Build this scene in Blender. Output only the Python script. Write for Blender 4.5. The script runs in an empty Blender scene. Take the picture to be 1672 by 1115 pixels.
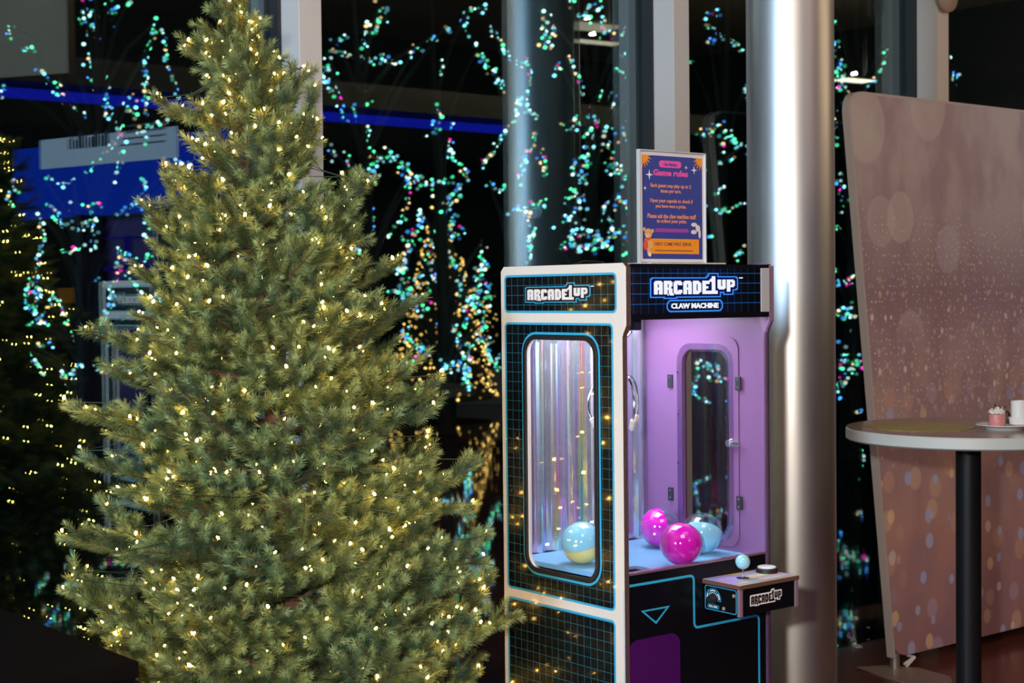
import bpy, bmesh, math, random
from mathutils import Vector, Matrix, Quaternion
random.seed(11)
sc = bpy.context.scene
COL = sc.collection
# ------------------------------------------------------------------ camera
F, CX, CY, CAMZ = 2500.0, 836.0, 557.5, 1.49
PITCH, ROLL = math.radians(-1.67), math.radians(-0.62)
camd = bpy.data.cameras.new('camera'); camd.sensor_width = 36.0; camd.lens = 36.0*F/1672.0
camd.clip_end = 200
cam = bpy.data.objects.new('camera', camd); COL.objects.link(cam)
RC = Matrix.Rotation(math.radians(90)+PITCH, 3, 'X') @ Matrix.Rotation(ROLL, 3, 'Z')
cam.matrix_world = Matrix.Translation((0, 0, CAMZ)) @ RC.to_4x4()
camd.dof.use_dof = True
camd.dof.focus_distance = 3.75
camd.dof.aperture_fstop = 7.0
sc.camera = cam
# ------------------------------------------------------------------ world, exposure
sc.view_settings.view_transform = 'Standard'; sc.view_settings.look = 'None'
sc.view_settings.gamma = 1.0; sc.view_settings.use_curve_mapping = False
sc.view_settings.exposure = 0.0
w = bpy.data.worlds.new('night'); sc.world = w; w.use_nodes = True
w.node_tree.nodes['Background'].inputs[0].default_value = (0.15, 0.5, 0.6, 1)
w.node_tree.nodes['Background'].inputs[1].default_value = 0.0012
sc.cycles.use_denoising = True
sc.cycles.max_bounces = 10; sc.cycles.transparent_max_bounces = 24
sc.cycles.glossy_bounces = 5; sc.cycles.diffuse_bounces = 3
sc.cycles.sample_clamp_indirect = 4.0
# wall frame: T along the window wall (to the right, away), N outward through the glass
ANG = math.radians(38.3)
T = Vector((math.cos(ANG), math.sin(ANG), 0)); N = Vector((-math.sin(ANG), math.cos(ANG), 0))

def lamp(name, kind, loc, power, color, size=0.1, target=None, spread=None, size_y=None, spot=None):
    l = bpy.data.lights.new(name, kind); l.energy = power; l.color = color
    if kind == 'AREA':
        l.size = size
        if size_y: l.shape = 'RECTANGLE'; l.size_y = size_y
        if spread: l.spread = spread
    else:
        l.shadow_soft_size = size
    if spot: l.spot_size = spot; l.spot_blend = 0.6
    o = bpy.data.objects.new(name, l); COL.objects.link(o); o.location = loc
    if target is not None:
        o.rotation_euler = (Vector(target)-Vector(loc)).to_track_quat('-Z', 'Y').to_euler()
    return o
# on-camera flash, a little above and left of the lens
lamp('camera_flash', 'SPOT', (-0.20, -0.05, 1.66), 360, (1.0, 0.92, 0.81), 0.035, (0.15, 5, 1.45), spot=math.radians(64))
# ceiling lamps of the room behind the camera and an added cool fill from the left
lamp('room_light', 'AREA', (0.8, 0.6, 4.4), 70, (1.0, 0.80, 0.62), 1.6, (0.8, 2.6, 0))
lamp('cool_fill_left', 'AREA', (-4.5, -2.5, 2.5), 430, (0.46, 0.72, 1.0), 1.3, (1.0, 5.5, 2.1))
lamp('room_light_right', 'AREA', (5.6, -1.0, 4.1), 90, (1.0, 0.72, 0.60), 1.5, (1.5, 6.0, 1.6))

# ------------------------------------------------------------------ helpers
def ray(px, py): return RC @ Vector(((px-CX)/F, -(py-CY)/F, -1.0))
def at(px, py, Y):
    d = ray(px, py); return Vector((0, 0, CAMZ)) + d*(Y/d.y)
def on_plane(px, py, p0, n):
    d = ray(px, py); c = Vector((0, 0, CAMZ)); return c + d*((Vector(p0)-c).dot(n)/d.dot(n))
def on_floor(px, py, z=0): return on_plane(px, py, (0, 0, z), Vector((0, 0, 1)))

def tag(o, label=None, cat=None, group=None, kind=None):
    if label: o['label'] = label
    if cat: o['category'] = cat
    if group: o['group'] = group
    if kind: o['kind'] = kind
    return o
def empty(name, loc=(0, 0, 0), rz=0.0, label=None, cat=None, group=None, kind=None):
    o = bpy.data.objects.new(name, None); COL.objects.link(o); o.location = loc; o.rotation_euler = (0, 0, rz)
    o.empty_display_size = 0.1
    return tag(o, label, cat, group, kind)
def link(name, me, mat=None, parent=None, smooth=False):
    if mat is not None and len(me.materials) == 0: me.materials.append(mat)
    if smooth:
        for p in me.polygons: p.use_smooth = True
    o = bpy.data.objects.new(name, me); COL.objects.link(o)
    if parent is not None: o.parent = parent
    return o
def pyd(name, v, f):
    me = bpy.data.meshes.new(name); me.from_pydata([tuple(a) for a in v], [], f); me.update(); return me
class MB:
    def __init__(s): s.v = []; s.f = []
    def add(s, v, f):
        b = len(s.v); s.v += [tuple(a) for a in v]; s.f += [tuple(i+b for i in q) for q in f]; return s
    def box(s, x0, y0, z0, x1, y1, z1, M=None):
        v = [Vector(p) for p in ((x0,y0,z0),(x1,y0,z0),(x1,y1,z0),(x0,y1,z0),(x0,y0,z1),(x1,y0,z1),(x1,y1,z1),(x0,y1,z1))]
        if M is not None: v = [M @ p for p in v]
        return s.add(v, [(0,3,2,1),(4,5,6,7),(0,1,5,4),(1,2,6,5),(2,3,7,6),(3,0,4,7)])
    def tube(s, pts, r, n=8, caps=True):
        pts = [Vector(p) for p in pts]; m = len(pts); rr = r if isinstance(r, (list, tuple)) else [r]*m
        up = Vector((0, 0, 1)); v = []; prev = None
        for i, p in enumerate(pts):
            d = (pts[min(i+1, m-1)]-pts[max(i-1, 0)]).normalized()
            if prev is None:
                a = d.cross(up if abs(d.z) < .9 else Vector((1, 0, 0))).normalized()
            else:
                a = (prev-d*prev.dot(d)).normalized()
            prev = a; b = d.cross(a)
            for k in range(n):
                t = 2*math.pi*k/n; v.append(p+(a*math.cos(t)+b*math.sin(t))*rr[i])
        f = [(i*n+k, i*n+(k+1) % n, (i+1)*n+(k+1) % n, (i+1)*n+k) for i in range(m-1) for k in range(n)]
        if caps: f += [tuple(range(n))[::-1], tuple(range((m-1)*n, m*n))]
        return s.add(v, f)
    def lathe(s, prof, n=24, M=None):
        v = []; m = len(prof)
        for r, z in prof:
            for k in range(n):
                t = 2*math.pi*k/n; p = Vector((r*math.cos(t), r*math.sin(t), z)); v.append(M @ p if M is not None else p)
        f = [(i*n+k, i*n+(k+1) % n, (i+1)*n+(k+1) % n, (i+1)*n+k) for i in range(m-1) for k in range(n)]
        if prof[0][0] > 1e-5: f.append(tuple(range(n))[::-1])
        if prof[-1][0] > 1e-5: f.append(tuple(range((m-1)*n, m*n)))
        return s.add(v, f)
    def build(s, name, mat, parent=None, smooth=False, bevel=0.0):
        me = pyd(name, s.v, s.f)
        bm = bmesh.new(); bm.from_mesh(me); bmesh.ops.remove_doubles(bm, verts=bm.verts, dist=1e-6)
        if bevel: bmesh.ops.bevel(bm, geom=list(bm.edges), offset=bevel, segments=2, affect='EDGES', profile=0.6)
        bmesh.ops.recalc_face_normals(bm, faces=bm.faces); bm.to_mesh(me); bm.free()
        if smooth: me.shade_smooth(); 
        o = link(name, me, mat, parent)
        if smooth:
            try: me.set_sharp_from_angle(angle=math.radians(40))
            except Exception: pass
        return o
def rrect(x0, z0, x1, z1, r, n=6):
    P = []
    for cx, cz, a0 in ((x1-r, z1-r, 0), (x0+r, z1-r, 90), (x0+r, z0+r, 180), (x1-r, z0+r, 270)):
        for k in range(n+1):
            a = math.radians(a0+90*k/n); P.append((cx+r*math.cos(a), cz+r*math.sin(a)))
    return P
def fillet(pts, r, n=5, closed=False):
    out = []; m = len(pts)
    for i, p in enumerate(pts):
        if not closed and i in (0, m-1): out.append(Vector(p)); continue
        p = Vector(p); a = Vector(pts[i-1]); b = Vector(pts[(i+1) % m])
        ra = min(r, (a-p).length*.45, (b-p).length*.45); s = p+(a-p).normalized()*ra; e = p+(b-p).normalized()*ra
        for k in range(n+1):
            t = k/n; out.append(s*(1-t)**2+p*2*t*(1-t)+e*t*t)
    return out
def plate(name, loops, th, frame, mat, parent, w0=0.0):
    """flat shape with holes (first loop outer), front face at height w0+th along the frame's normal"""
    cu = bpy.data.curves.new(name, 'CURVE'); cu.dimensions = '2D'; cu.fill_mode = 'BOTH'; cu.extrude = th/2
    for lp in loops:
        sp = cu.splines.new('POLY'); sp.points.add(len(lp)-1); sp.use_cyclic_u = True
        for q, p in zip(sp.points, lp): q.co = (p[0], p[1], 0, 1)
    to = bpy.data.objects.new(name, cu); me = bpy.data.meshes.new_from_object(to)
    bpy.data.objects.remove(to); bpy.data.curves.remove(cu); me.name = name
    for v in me.vertices: v.co = frame(v.co.x, v.co.y, v.co.z+th/2+w0)
    bm = bmesh.new(); bm.from_mesh(me); bmesh.ops.remove_doubles(bm, verts=bm.verts, dist=1e-6)
    bmesh.ops.recalc_face_normals(bm, faces=bm.faces); bm.to_mesh(me); bm.free()
    me.materials.clear()
    return link(name, me, mat, parent)
def ribbon(name, pts, wd, th, frame, mat, parent, closed=False, w0=0.0):
    P = [Vector((p[0], p[1])) for p in pts]; m = len(P); L = []; R = []
    for i in range(m):
        a = P[i-1] if (closed or i) else P[i]; b = P[(i+1) % m] if (closed or i < m-1) else P[i]
        d0 = (P[i]-a).normalized() if (P[i]-a).length > 1e-9 else (b-P[i]).normalized()
        d1 = (b-P[i]).normalized() if (b-P[i]).length > 1e-9 else d0
        n0 = Vector((-d0.y, d0.x)); n1 = Vector((-d1.y, d1.x)); nn = (n0+n1).normalized(); c = max(.4, nn.dot(n0))
        L.append(P[i]+nn*wd/2/c); R.append(P[i]-nn*wd/2/c)
    v = []
    for l, r in zip(L, R):
        v += [frame(l.x, l.y, w0+th), frame(r.x, r.y, w0+th), frame(r.x, r.y, w0), frame(l.x, l.y, w0)]
    f = []
    for i in range(m if closed else m-1):
        a = 4*i; b = 4*((i+1) % m)
        f += [(a, b, b+1, a+1), (a+1, b+1, b+2, a+2), (a+3, b+3, b, a), (a+2, b+2, b+3, a+3)]
    return MB().add(v, f).build(name, mat, parent)
def text(name, body, cx, cz, width, height, frame, mat, parent, th=0.0006, w0=0.0, bold=0.0, shear=0):
    """lettering fitted into width x height, centred at cx, cz"""
    cu = bpy.data.curves.new(name, 'FONT'); cu.body = body; cu.size = 1; cu.align_x = 'CENTER'; cu.align_y = 'CENTER'
    cu.offset = bold; cu.resolution_u = 2; cu.extrude = 0.5; cu.shear = shear
    to = bpy.data.objects.new(name, cu); me = bpy.data.meshes.new_from_object(to)
    bpy.data.objects.remove(to); bpy.data.curves.remove(cu); me.name = name
    xs = [v.co.x for v in me.vertices]; ys = [v.co.y for v in me.vertices]
    x0, x1, y0, y1 = min(xs), max(xs), min(ys), max(ys)
    for v in me.vertices:
        v.co = frame(cx+((v.co.x-x0)/(x1-x0)-.5)*width, cz+((v.co.y-y0)/(y1-y0)-.5)*height, w0+(th if v.co.z > 0 else 0))
    me.materials.clear()
    return link(name, me, mat, parent)
# ------------------------------------------------------------------ materials
def S(node, key, val):
    if key in node.inputs: node.inputs[key].default_value = val
def mat(name, col, rough=.5, metal=0.0, emit=None, es=0.0, coat=0.0, spec=.5, bump=None, var=None, trans=0.0, sample=True):
    m = bpy.data.materials.new(name); m.use_nodes = True; nt = m.node_tree; p = nt.nodes['Principled BSDF']
    S(p, 'Base Color', (*col, 1)); S(p, 'Roughness', rough); S(p, 'Metallic', metal); S(p, 'Coat Weight', coat); S(p, 'Coat Roughness', .06)
    S(p, 'Specular IOR Level', spec); S(p, 'Transmission Weight', trans)
    if emit: S(p, 'Emission Color', (*emit, 1)); S(p, 'Emission Strength', es)
    if var or bump:
        tc = nt.nodes.new('ShaderNodeTexCoord'); nz = nt.nodes.new('ShaderNodeTexNoise'); nz.inputs['Scale'].default_value = (var or bump)[0]
        nz.inputs['Detail'].default_value = 4; nt.links.new(tc.outputs['Object'], nz.inputs['Vector'])
        if var:
            mx = nt.nodes.new('ShaderNodeMix'); mx.data_type = 'RGBA'; mx.inputs[6].default_value = (*col, 1); mx.inputs[7].default_value = (*var[1], 1)
            nt.links.new(nz.outputs['Fac'], mx.inputs[0]); nt.links.new(mx.outputs[2], p.inputs['Base Color'])
        if bump:
            b = nt.nodes.new('ShaderNodeBump'); b.inputs['Strength'].default_value = bump[1]; b.inputs['Distance'].default_value = bump[2]
            nt.links.new(nz.outputs['Fac'], b.inputs['Height']); nt.links.new(b.outputs['Normal'], p.inputs['Normal'])
    if not sample: m.cycles.emission_sampling = 'NONE'
    return m
def clear(name, tint=(1, 1, 1), refl=.06, rough=.0, rcol=(1, 1, 1)):
    m = bpy.data.materials.new(name); m.use_nodes = True; nt = m.node_tree; nt.nodes.clear()
    o = nt.nodes.new('ShaderNodeOutputMaterial'); t = nt.nodes.new('ShaderNodeBsdfTransparent'); g = nt.nodes.new('ShaderNodeBsdfGlossy')
    mx = nt.nodes.new('ShaderNodeMixShader'); lw = nt.nodes.new('ShaderNodeLayerWeight'); lw.inputs['Blend'].default_value = .5
    fr = nt.nodes.new('ShaderNodeMath'); fr.operation = 'POWER'; fr.inputs[1].default_value = 5; nt.links.new(lw.outputs['Facing'], fr.inputs[0])
    ad = nt.nodes.new('ShaderNodeMath'); ad.operation = 'ADD'; ad.use_clamp = True; ad.inputs[1].default_value = refl
    t.inputs[0].default_value = (*tint, 1); g.inputs[0].default_value = (*rcol, 1); g.inputs['Roughness'].default_value = rough
    L = nt.links.new; L(fr.outputs[0], ad.inputs[0]); L(ad.outputs[0], mx.inputs[0]); L(t.outputs[0], mx.inputs[1]); L(g.outputs[0], mx.inputs[2]); L(mx.outputs[0], o.inputs[0])
    return m
def emis(name, col, s, sample=False):
    m = bpy.data.materials.new(name); m.use_nodes = True; nt = m.node_tree; nt.nodes.clear()
    o = nt.nodes.new('ShaderNodeOutputMaterial'); e = nt.nodes.new('ShaderNodeEmission'); e.inputs[0].default_value = (*col, 1); e.inputs[1].default_value = s
    nt.links.new(e.outputs[0], o.inputs[0])
    if not sample: m.cycles.emission_sampling = 'NONE'
    return m
class NT:
    """tiny node-graph helper"""
    def __init__(s, m): s.m = m; s.nt = m.node_tree; s.p = s.nt.nodes['Principled BSDF']; s.tc = s.nt.nodes.new('ShaderNodeTexCoord')
    def inp(s, sock, v):
        if isinstance(v, (int, float)): sock.default_value = v
        elif isinstance(v, (tuple, list)): sock.default_value = (*v, 1) if (len(v) == 3 and sock.type == 'RGBA') else v
        else: s.nt.links.new(v, sock)
    def math(s, op, a, b=0.0, c=None, clamp=False):
        n = s.nt.nodes.new('ShaderNodeMath'); n.operation = op; n.use_clamp = clamp; s.inp(n.inputs[0], a); s.inp(n.inputs[1], b)
        if c is not None: s.inp(n.inputs[2], c)
        return n.outputs[0]
    def mix(s, f, a, b, mode='MIX'):
        n = s.nt.nodes.new('ShaderNodeMix'); n.data_type = 'RGBA'; n.blend_type = mode; s.inp(n.inputs[0], f); s.inp(n.inputs[6], a); s.inp(n.inputs[7], b); return n.outputs[2]
    def map(s, loc=(0, 0, 0), sca=(1, 1, 1), src=None):
        n = s.nt.nodes.new('ShaderNodeMapping'); n.inputs['Location'].default_value = loc; n.inputs['Scale'].default_value = sca
        s.nt.links.new(src if src is not None else s.tc.outputs['Object'], n.inputs['Vector']); return n.outputs[0]
    def sep(s, v=None):
        n = s.nt.nodes.new('ShaderNodeSeparateXYZ'); s.nt.links.new(v if v is not None else s.tc.outputs['Object'], n.inputs[0]); return n.outputs
    def noise(s, v, scale, detail=3, rough=.5):
        n = s.nt.nodes.new('ShaderNodeTexNoise'); s.nt.links.new(v, n.inputs['Vector']); n.inputs['Scale'].default_value = scale; n.inputs['Detail'].default_value = detail; n.inputs['Roughness'].default_value = rough; return n.outputs['Fac']
    def voro(s, v, scale, rnd=1.0):
        n = s.nt.nodes.new('ShaderNodeTexVoronoi'); s.nt.links.new(v, n.inputs['Vector']); n.inputs['Scale'].default_value = scale; n.inputs['Randomness'].default_value = rnd; return n.outputs['Distance'], n.outputs['Color']
    def ramp(s, f, stops, interp='LINEAR'):
        n = s.nt.nodes.new('ShaderNodeValToRGB'); n.color_ramp.interpolation = interp; cr = n.color_ramp
        while len(cr.elements) > 1: cr.elements.remove(cr.elements[-1])
        cr.elements[0].position = stops[0][0]; cr.elements[0].color = (*stops[0][1], 1)
        for p, c in stops[1:]: e = cr.elements.new(p); e.color = (*c, 1)
        s.inp(n.inputs[0], f); return n.outputs[0]
    def step(s, x, a, b):
        n = s.nt.nodes.new('ShaderNodeMapRange'); n.interpolation_type = 'SMOOTHSTEP'; s.inp(n.inputs[0], x); n.inputs[1].default_value = a; n.inputs[2].default_value = b; return n.outputs[0]
    def base(s, v): s.inp(s.p.inputs['Base Color'], v)

M = {}
M['mullion'] = mat('painted_aluminium', (.54, .50, .47), .42, 0, var=(3, (.58, .53, .50)))
M['gasket'] = mat('rubber_gasket', (.015, .017, .02), .5)
M['glass'] = clear('window_glass', (.86, .95, .96), .16, 0, (.72, .92, 1.0))
M['acrylic'] = clear('clear_acrylic', (.985, .985, .99), .045, 0)
M['black'] = mat('black_laminate', (.003, .003, .004), .30, spec=.3)
M['black_matte'] = mat('black_paint', (.010, .010, .012), .45)
M['white_board'] = mat('white_laminate', (.76, .68, .61), .32, coat=.2)
M['blue_line'] = mat('cyan_print', (.03, .38, .62), .35, coat=.4)
M['logo_white'] = mat('white_print', (.82, .76, .74), .35)
M['edge_mirror'] = mat('copper_edge_trim', (.62, .38, .24), .18, .9, bump=(60, .4, .002))
M['pink_edge'] = mat('pink_edge_trim', (.42, .26, .32), .25, .5)
M['purple_wall'] = mat('purple_laminate', (.25, .118, .285), .26, coat=.25)
M['purple_flap'] = mat('purple_prize_flap', (.055, .003, .085), .35)
M['deck'] = mat('blue_deck', (.22, .52, .86), .45)
M['chute'] = mat('purple_chute', (.10, .02, .09), .4)
M['chrome'] = mat('chrome', (.85, .85, .87), .12, 1)
M['steel'] = mat('dull_steel', (.45, .45, .47), .35, 1)
M['white_plastic'] = mat('white_plastic', (.85, .85, .86), .3)
M['dark_hinge'] = mat('black_hinge', (.03, .03, .045), .4)
M['magenta'] = mat('magenta_capsule', (.68, .008, .48), .08, coat=1.0)
M['sky_capsule'] = mat('pale_blue_capsule', (.28, .66, .86), .08, coat=1.0)
M['yellow_capsule'] = mat('yellow_capsule', (.85, .74, .25), .1, coat=1.0)
M['capsule_clear'] = clear('capsule_clear', (.93, .95, .97), .09, .02)
M['lit_white'] = emis('backlit_white', (.86, .88, 1.0), 1.05)
M['lit_blue'] = emis('backlit_blue', (.05, .28, .95), .95)
M['lit_dim'] = emis('backlit_grid', (.03, .13, .34), .75)
M['led'] = emis('led_strip', (.85, .88, 1.0), 5.0, True)

def grid_mat(name, ax0, ax1, cell, lw, base, line, rough=.14):
    m = mat(name, base, rough, coat=.9); g = NT(m); o = g.sep(g.map((.001, .001, .001)))
    def ln(c):
        fr = g.math('FRACT', g.math('DIVIDE', o[c], cell)); d = g.math('ABSOLUTE', g.math('SUBTRACT', fr, .5))
        return g.step(d, .5-lw/cell, .5-lw/cell*.4)
    f = g.math('MAXIMUM', ln(ax0), ln(ax1)); g.base(g.mix(f, base, line)); return m
M['grid'] = grid_mat('black_grid_print', 1, 2, .0245, .0009, (.004, .004, .006), (.014, .13, .18), .2)
# holographic foil
m = mat('holographic_foil', (.6, .6, .7), .16, .75); g = NT(m); o = g.sep()
nx = g.noise(g.map(sca=(15, .01, .35)), 1.0, 2)
nz = g.noise(g.map(sca=(36, .01, .2)), 1.0, 2)
hue = g.math('FRACT', g.math('ADD', g.math('MULTIPLY', nx, 3.2), g.math('MULTIPLY', o[2], 1.1)))
rb = g.ramp(hue, [(0, (.55, .50, .62)), (.2, (.42, .36, .85)), (.38, (.35, .68, .85)), (.5, (.45, .78, .60)), (.62, (.80, .74, .40)), (.75, (.85, .45, .42)), (.88, (.72, .35, .66)), (1, (.55, .50, .62))])
g.base(g.mix(g.step(nz, .42, .58), (.62, .62, .74), rb)); M['holo'] = m
# same foil used flat on the control panel top
m = mat('holographic_print', (.6, .6, .7), .5, 0, spec=.2); g = NT(m); o = g.sep()
nx = g.noise(g.map(sca=(3, 42, 1)), 1.0, 2)
rb = g.ramp(g.math('FRACT', g.math('MULTIPLY', nx, 3.6)), [(0, (.40, .34, .46)), (.22, (.42, .34, 1.0)), (.36, (.36, .34, .40)), (.5, (.80, .22, .14)), (.62, (.40, .36, .42)), (.72, (.25, .75, .65)), (.85, (.85, .65, .30)), (1, (.40, .34, .46))])
g.base(rb); M['holo_flat'] = m
# brushed column
m = mat('satin_steel_column', (.70, .68, .66), .42, 1); g = NT(m)
n1 = g.noise(g.map(sca=(1, 1, .25)), 9, 4); g.base(g.mix(n1, (.64, .62, .61), (.74, .72, .71)))
g.inp(g.p.inputs['Roughness'], g.math('MULTIPLY_ADD', n1, .10, .38)); M['column'] = m
# floor
m = mat('dark_red_floor', (.08, .02, .015), .25, coat=.2); g = NT(m)
n1 = g.noise(g.map(sca=(.6, 6, 1)), 3, 5); g.base(g.mix(n1, (.13, .034, .024), (.20, .06, .042))); M['floor'] = m
m = mat('wet_paving', (.012, .013, .014), .12); g = NT(m)
n1 = g.noise(g.map(), 7, 4); g.inp(g.p.inputs['Roughness'], g.math('MULTIPLY_ADD', n1, .05, .01))
b = g.nt.nodes.new('ShaderNodeBump'); b.inputs['Strength'].default_value = .10; b.inputs['Distance'].default_value = .01
g.nt.links.new(g.noise(g.map(), 2.2, 3), b.inputs['Height']); g.nt.links.new(b.outputs[0], g.p.inputs['Normal']); M['wet'] = m
M['room_wall'] = mat('dark_room_wall', (.012, .011, .012), .6, var=(1.5, (.022, .019, .018)))
M['ceiling'] = mat('warm_grey_ceiling', (.30, .24, .17), .7, var=(.9, (.24, .19, .14)))
M['soffit'] = mat('soffit_paint', (.10, .085, .07), .6)
M['bark'] = mat('dark_bark', (.022, .017, .013), .8, bump=(30, .6, .01))
M['spruce_bark'] = mat('brown_spruce_bark', (.15, .070, .038), .8, bump=(120, .7, .003), var=(90, (.09, .045, .025)))

# ------------------------------------------------------------------ the setting
Z0 = 4.60                                     # depth of the first mullion's front edge
P0 = at(492, 300, Z0); P0.z = 0
STEP = 1.558; FW = .079; FD = .135
GP = P0 + N*(FD+.01)                          # a point on the inner glass face
def mirror(p):                                # where a thing must stand so that its reflection shows at p
    d = (GP-p).dot(N); return p + N*(2*d)
WM = Matrix(((T.x, N.x, 0, 0), (T.y, N.y, 0, 0), (0, 0, 1, 0), (0, 0, 0, 1)))
def WF(s, d, z): return P0 + T*s + N*d + Vector((0, 0, z))   # wall frame -> world
HC = 4.8; INN = -12.0; SL_, SR_ = -8.5, 13.0
wall_root = (P0.x, P0.y, 0)
def wobj(mb, name, mt, kind='structure', **k):
    o = mb.build(name, mt, None, **k); o.location = wall_root; o.rotation_euler = (0, 0, ANG)
    if kind: o['kind'] = kind
    return o
wobj(MB().box(SL_, INN, -.10, SR_, FD+.04, 0), 'floor', M['floor'])
wobj(MB().box(SL_, INN, HC, SR_, FD+.04, HC+.1), 'ceiling', M['ceiling'])
wobj(MB().box(SL_, INN-.1, -.1, SR_, INN, HC+.1), 'wall_back', M['room_wall'])
wobj(MB().box(SL_-.1, INN, -.1, SL_, FD+.04, HC+.1), 'wall_left', M['room_wall'])
wobj(MB().box(SR_, INN, -.1, SR_+.1, FD+.04, HC+.1), 'wall_right', M['room_wall'])
wobj(MB().box(-40, FD+.05, -.16, 45, 60, -.02), 'ground', M['wet'])
wobj(MB().box(SL_, FD-.06, HC-.25, SR_, FD+.04, HC), 'trim_1', M['mullion'])
tn = 2
for k in range(-5, 8):
    s = k*STEP
    if s < SL_+.1 or s > SR_-.2: continue
    f = wobj(MB().box(s, 0, 0, s+FW, FD, HC), 'trim_%d' % tn, M['mullion'], bevel=.003); tn += 1
    MB().box(s-.012, FD-.030, 0, s, FD+.02, HC).box(s+FW, FD-.030, 0, s+FW+.012, FD+.02, HC).build('gasket', M['gasket'], f)
    MB().box(s, FD, 0, s+FW, FD+.12, HC).build('outer_cap', M['gasket'], f)
    w_ = wobj(MB().box(s+FW, FD+.012, .02, s+STEP, FD+.030, HC-.25), 'window_%d' % (k+6), M['glass'])
# round plate on the third mullion
rp = tag(MB().lathe([(0, 0), (.066, 0), (.070, .006), (.070, .022), (.062, .028), (0, .028)], 32, Matrix.Rotation(math.pi/2, 4, 'X')).build('wall_plate', mat('beige_plate', (.36, .27, .22), .45), None, smooth=True),
         'round beige plate mounted high on the mullion above the backdrop', 'plate')
pp = on_plane(1541, -6, P0-N*.001, N); rp.location = pp; rp.rotation_euler = (0, 0, ANG)
# far soffit with the blue light line, lamps (all seen mirrored in the glass)
A = mirror(at(40, 158, 12.7)); B = mirror(at(835, 208, 15.9)); A.z = B.z = (A.z+B.z)/2
dAB = (B-A).normalized(); A2 = A-dAB*1.0; B2 = B+dAB*.5
def beam(p, q, dz0, dz1, th, M_):
    d = (q-p).normalized(); n = d.cross(Vector((0, 0, 1))); v = []
    for z in (dz0, dz1):
        for a in (p, q):
            for s in (-th/2, th/2): v.append(a+n*s+Vector((0, 0, z)))
    return MB().add(v, [(0, 1, 3, 2), (4, 6, 7, 5), (0, 4, 5, 1), (2, 3, 7, 6), (0, 2, 6, 4), (1, 5, 7, 3)])
o = beam(A2, B2+dAB*6, .07, .30, .5, 0).build('trim_30', M['soffit']); o['kind'] = 'structure'
bl = beam(A2, B2, -.038, .038, .10, 0).build('light_strip', emis('blue_led_line', (.02, .03, .9), .8, True), None)
tag(bl, 'long blue light line under the dark soffit, mirrored in the window', 'light strip')
rail = bl
def lin_lamp(px, py, Z, ln, s, wd, nm):
    c = mirror(at(px, py, Z)); r = empty('pendant_lamp', c, ANG+math.radians(6), nm, 'lamp', 'linear ceiling lamps mirrored in the glass')
    MB().box(-ln/2, -wd/2, 0, ln/2, wd/2, .03).build('housing', M['soffit'], r, bevel=.004)
    MB().box(-ln/2+.01, -wd/2+.006, -.014, ln/2-.01, wd/2-.006, 0).build('diffuser', emis('lamp_glow', (1.0, .72, .46), s, True), r)
    lamp('ceiling_fill', 'POINT', c+Vector((0, 0, .06)), 60, (1, .74, .48), .01)  # added point light hidden above the housing, brightens the ceiling
    MB().tube([(-ln*.4, 0, .03), (-ln*.4, 0, HC-c.z)], .004, 6).tube([(ln*.4, 0, .03), (ln*.4, 0, HC-c.z)], .004, 6).build('rod', M['gasket'], r)
lin_lamp(962, 42, 13.5, .55, 1.3, .30, 'short warm pendant lamp mirrored high in the window between two mullions')
lin_lamp(970, 67, 12.5, .50, 2.2, .10, 'thin warm pendant lamp mirrored just below another in the window')
lin_lamp(1398, 130, 14.5, .35, 7, .16, 'bright pendant lamp mirrored in the glass beside the steel column')
lin_lamp(1480, 130, 15.5, .35, 3, .12, 'warm pendant lamp mirrored in the glass above the backdrop corner')
# blue screen booth behind the camera on the left, seen mirrored in the glass
a = mirror(at(84, 212, 9.2)); b = mirror(at(335, 190, 8.45)); zt = (a.z+b.z)/2; a.z = b.z = 0
dv = (b-a); L = dv.length; rz = math.atan2(dv.y, dv.x)
bo = empty('screen_booth', a, rz, 'tall blue lit screen booth with pale banner, mirrored in the left window', 'screen')
def sp(px, py):                                  # pixel of the mirrored booth -> its own u, z
    n = dv.cross(Vector((0, 0, 1))).normalized(); am = mirror(a); bm_ = mirror(b); dm = (bm_-am).normalized(); nm = dm.cross(Vector((0, 0, 1)))
    q = on_plane(px, py, am, nm); return (q-am).dot(dm), q.z
side = 1 if (mirror(GP)-a).dot(Vector((-math.sin(rz), math.cos(rz), 0))) > 0 else -1
def FB(u, v, w_): return (u, side*w_, v)
u0, _ = sp(40, 300); u1, _ = sp(430, 300); _, zb = sp(200, 352)
MB().box(u0, -.08, zb-.02, u1, .08, zt-.10).build('housing', M['black_matte'], bo)
m = emis('screen_blue', (.008, .040, .50), 1.15, True)
MB().box(u0+.02, side*.081-.002, zb, u1, side*.081+.002, zt-.10).build('screen', m, bo)
zw0 = sp(200, 268)[1]; ub0 = sp(88, 230)[0]; ub1 = sp(312, 230)[0]
m = emis('banner_glow', (.26, .31, .40), 1.9, True)
MB().box(ub0, side*.09-.002, zw0, ub1, side*.09+.002, zt-.06).build('banner', m, bo)
mb = MB(); rnd = random.Random(4)
for k in range(13):
    u = ub0+(ub1-ub0)*(.22+.024*k); h = .05+.05*rnd.random(); mb.box(u, side*.093-.001, zw0+.10, u+.012+.014*rnd.random(), side*.093+.001, zw0+.10+h)
mb.build('banner_smudge', mat('grey_print', (.02, .02, .03), .6), bo)
mb = MB()
for k in range(4):
    mb.box(ub0+(ub1-ub0)*(.60+.02*k), side*.093-.001, zw0+.09+.035*k, ub0+(ub1-ub0)*.92, side*.093+.001, zw0+.10+.035*k)
mb.build('banner_lines', mat('faint_print', (.10, .12, .14), .6), bo)
zc0 = sp(250, 470)[1]
q0 = sp(180, 400)[0]; q1 = sp(300, 400)[0]
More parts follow.
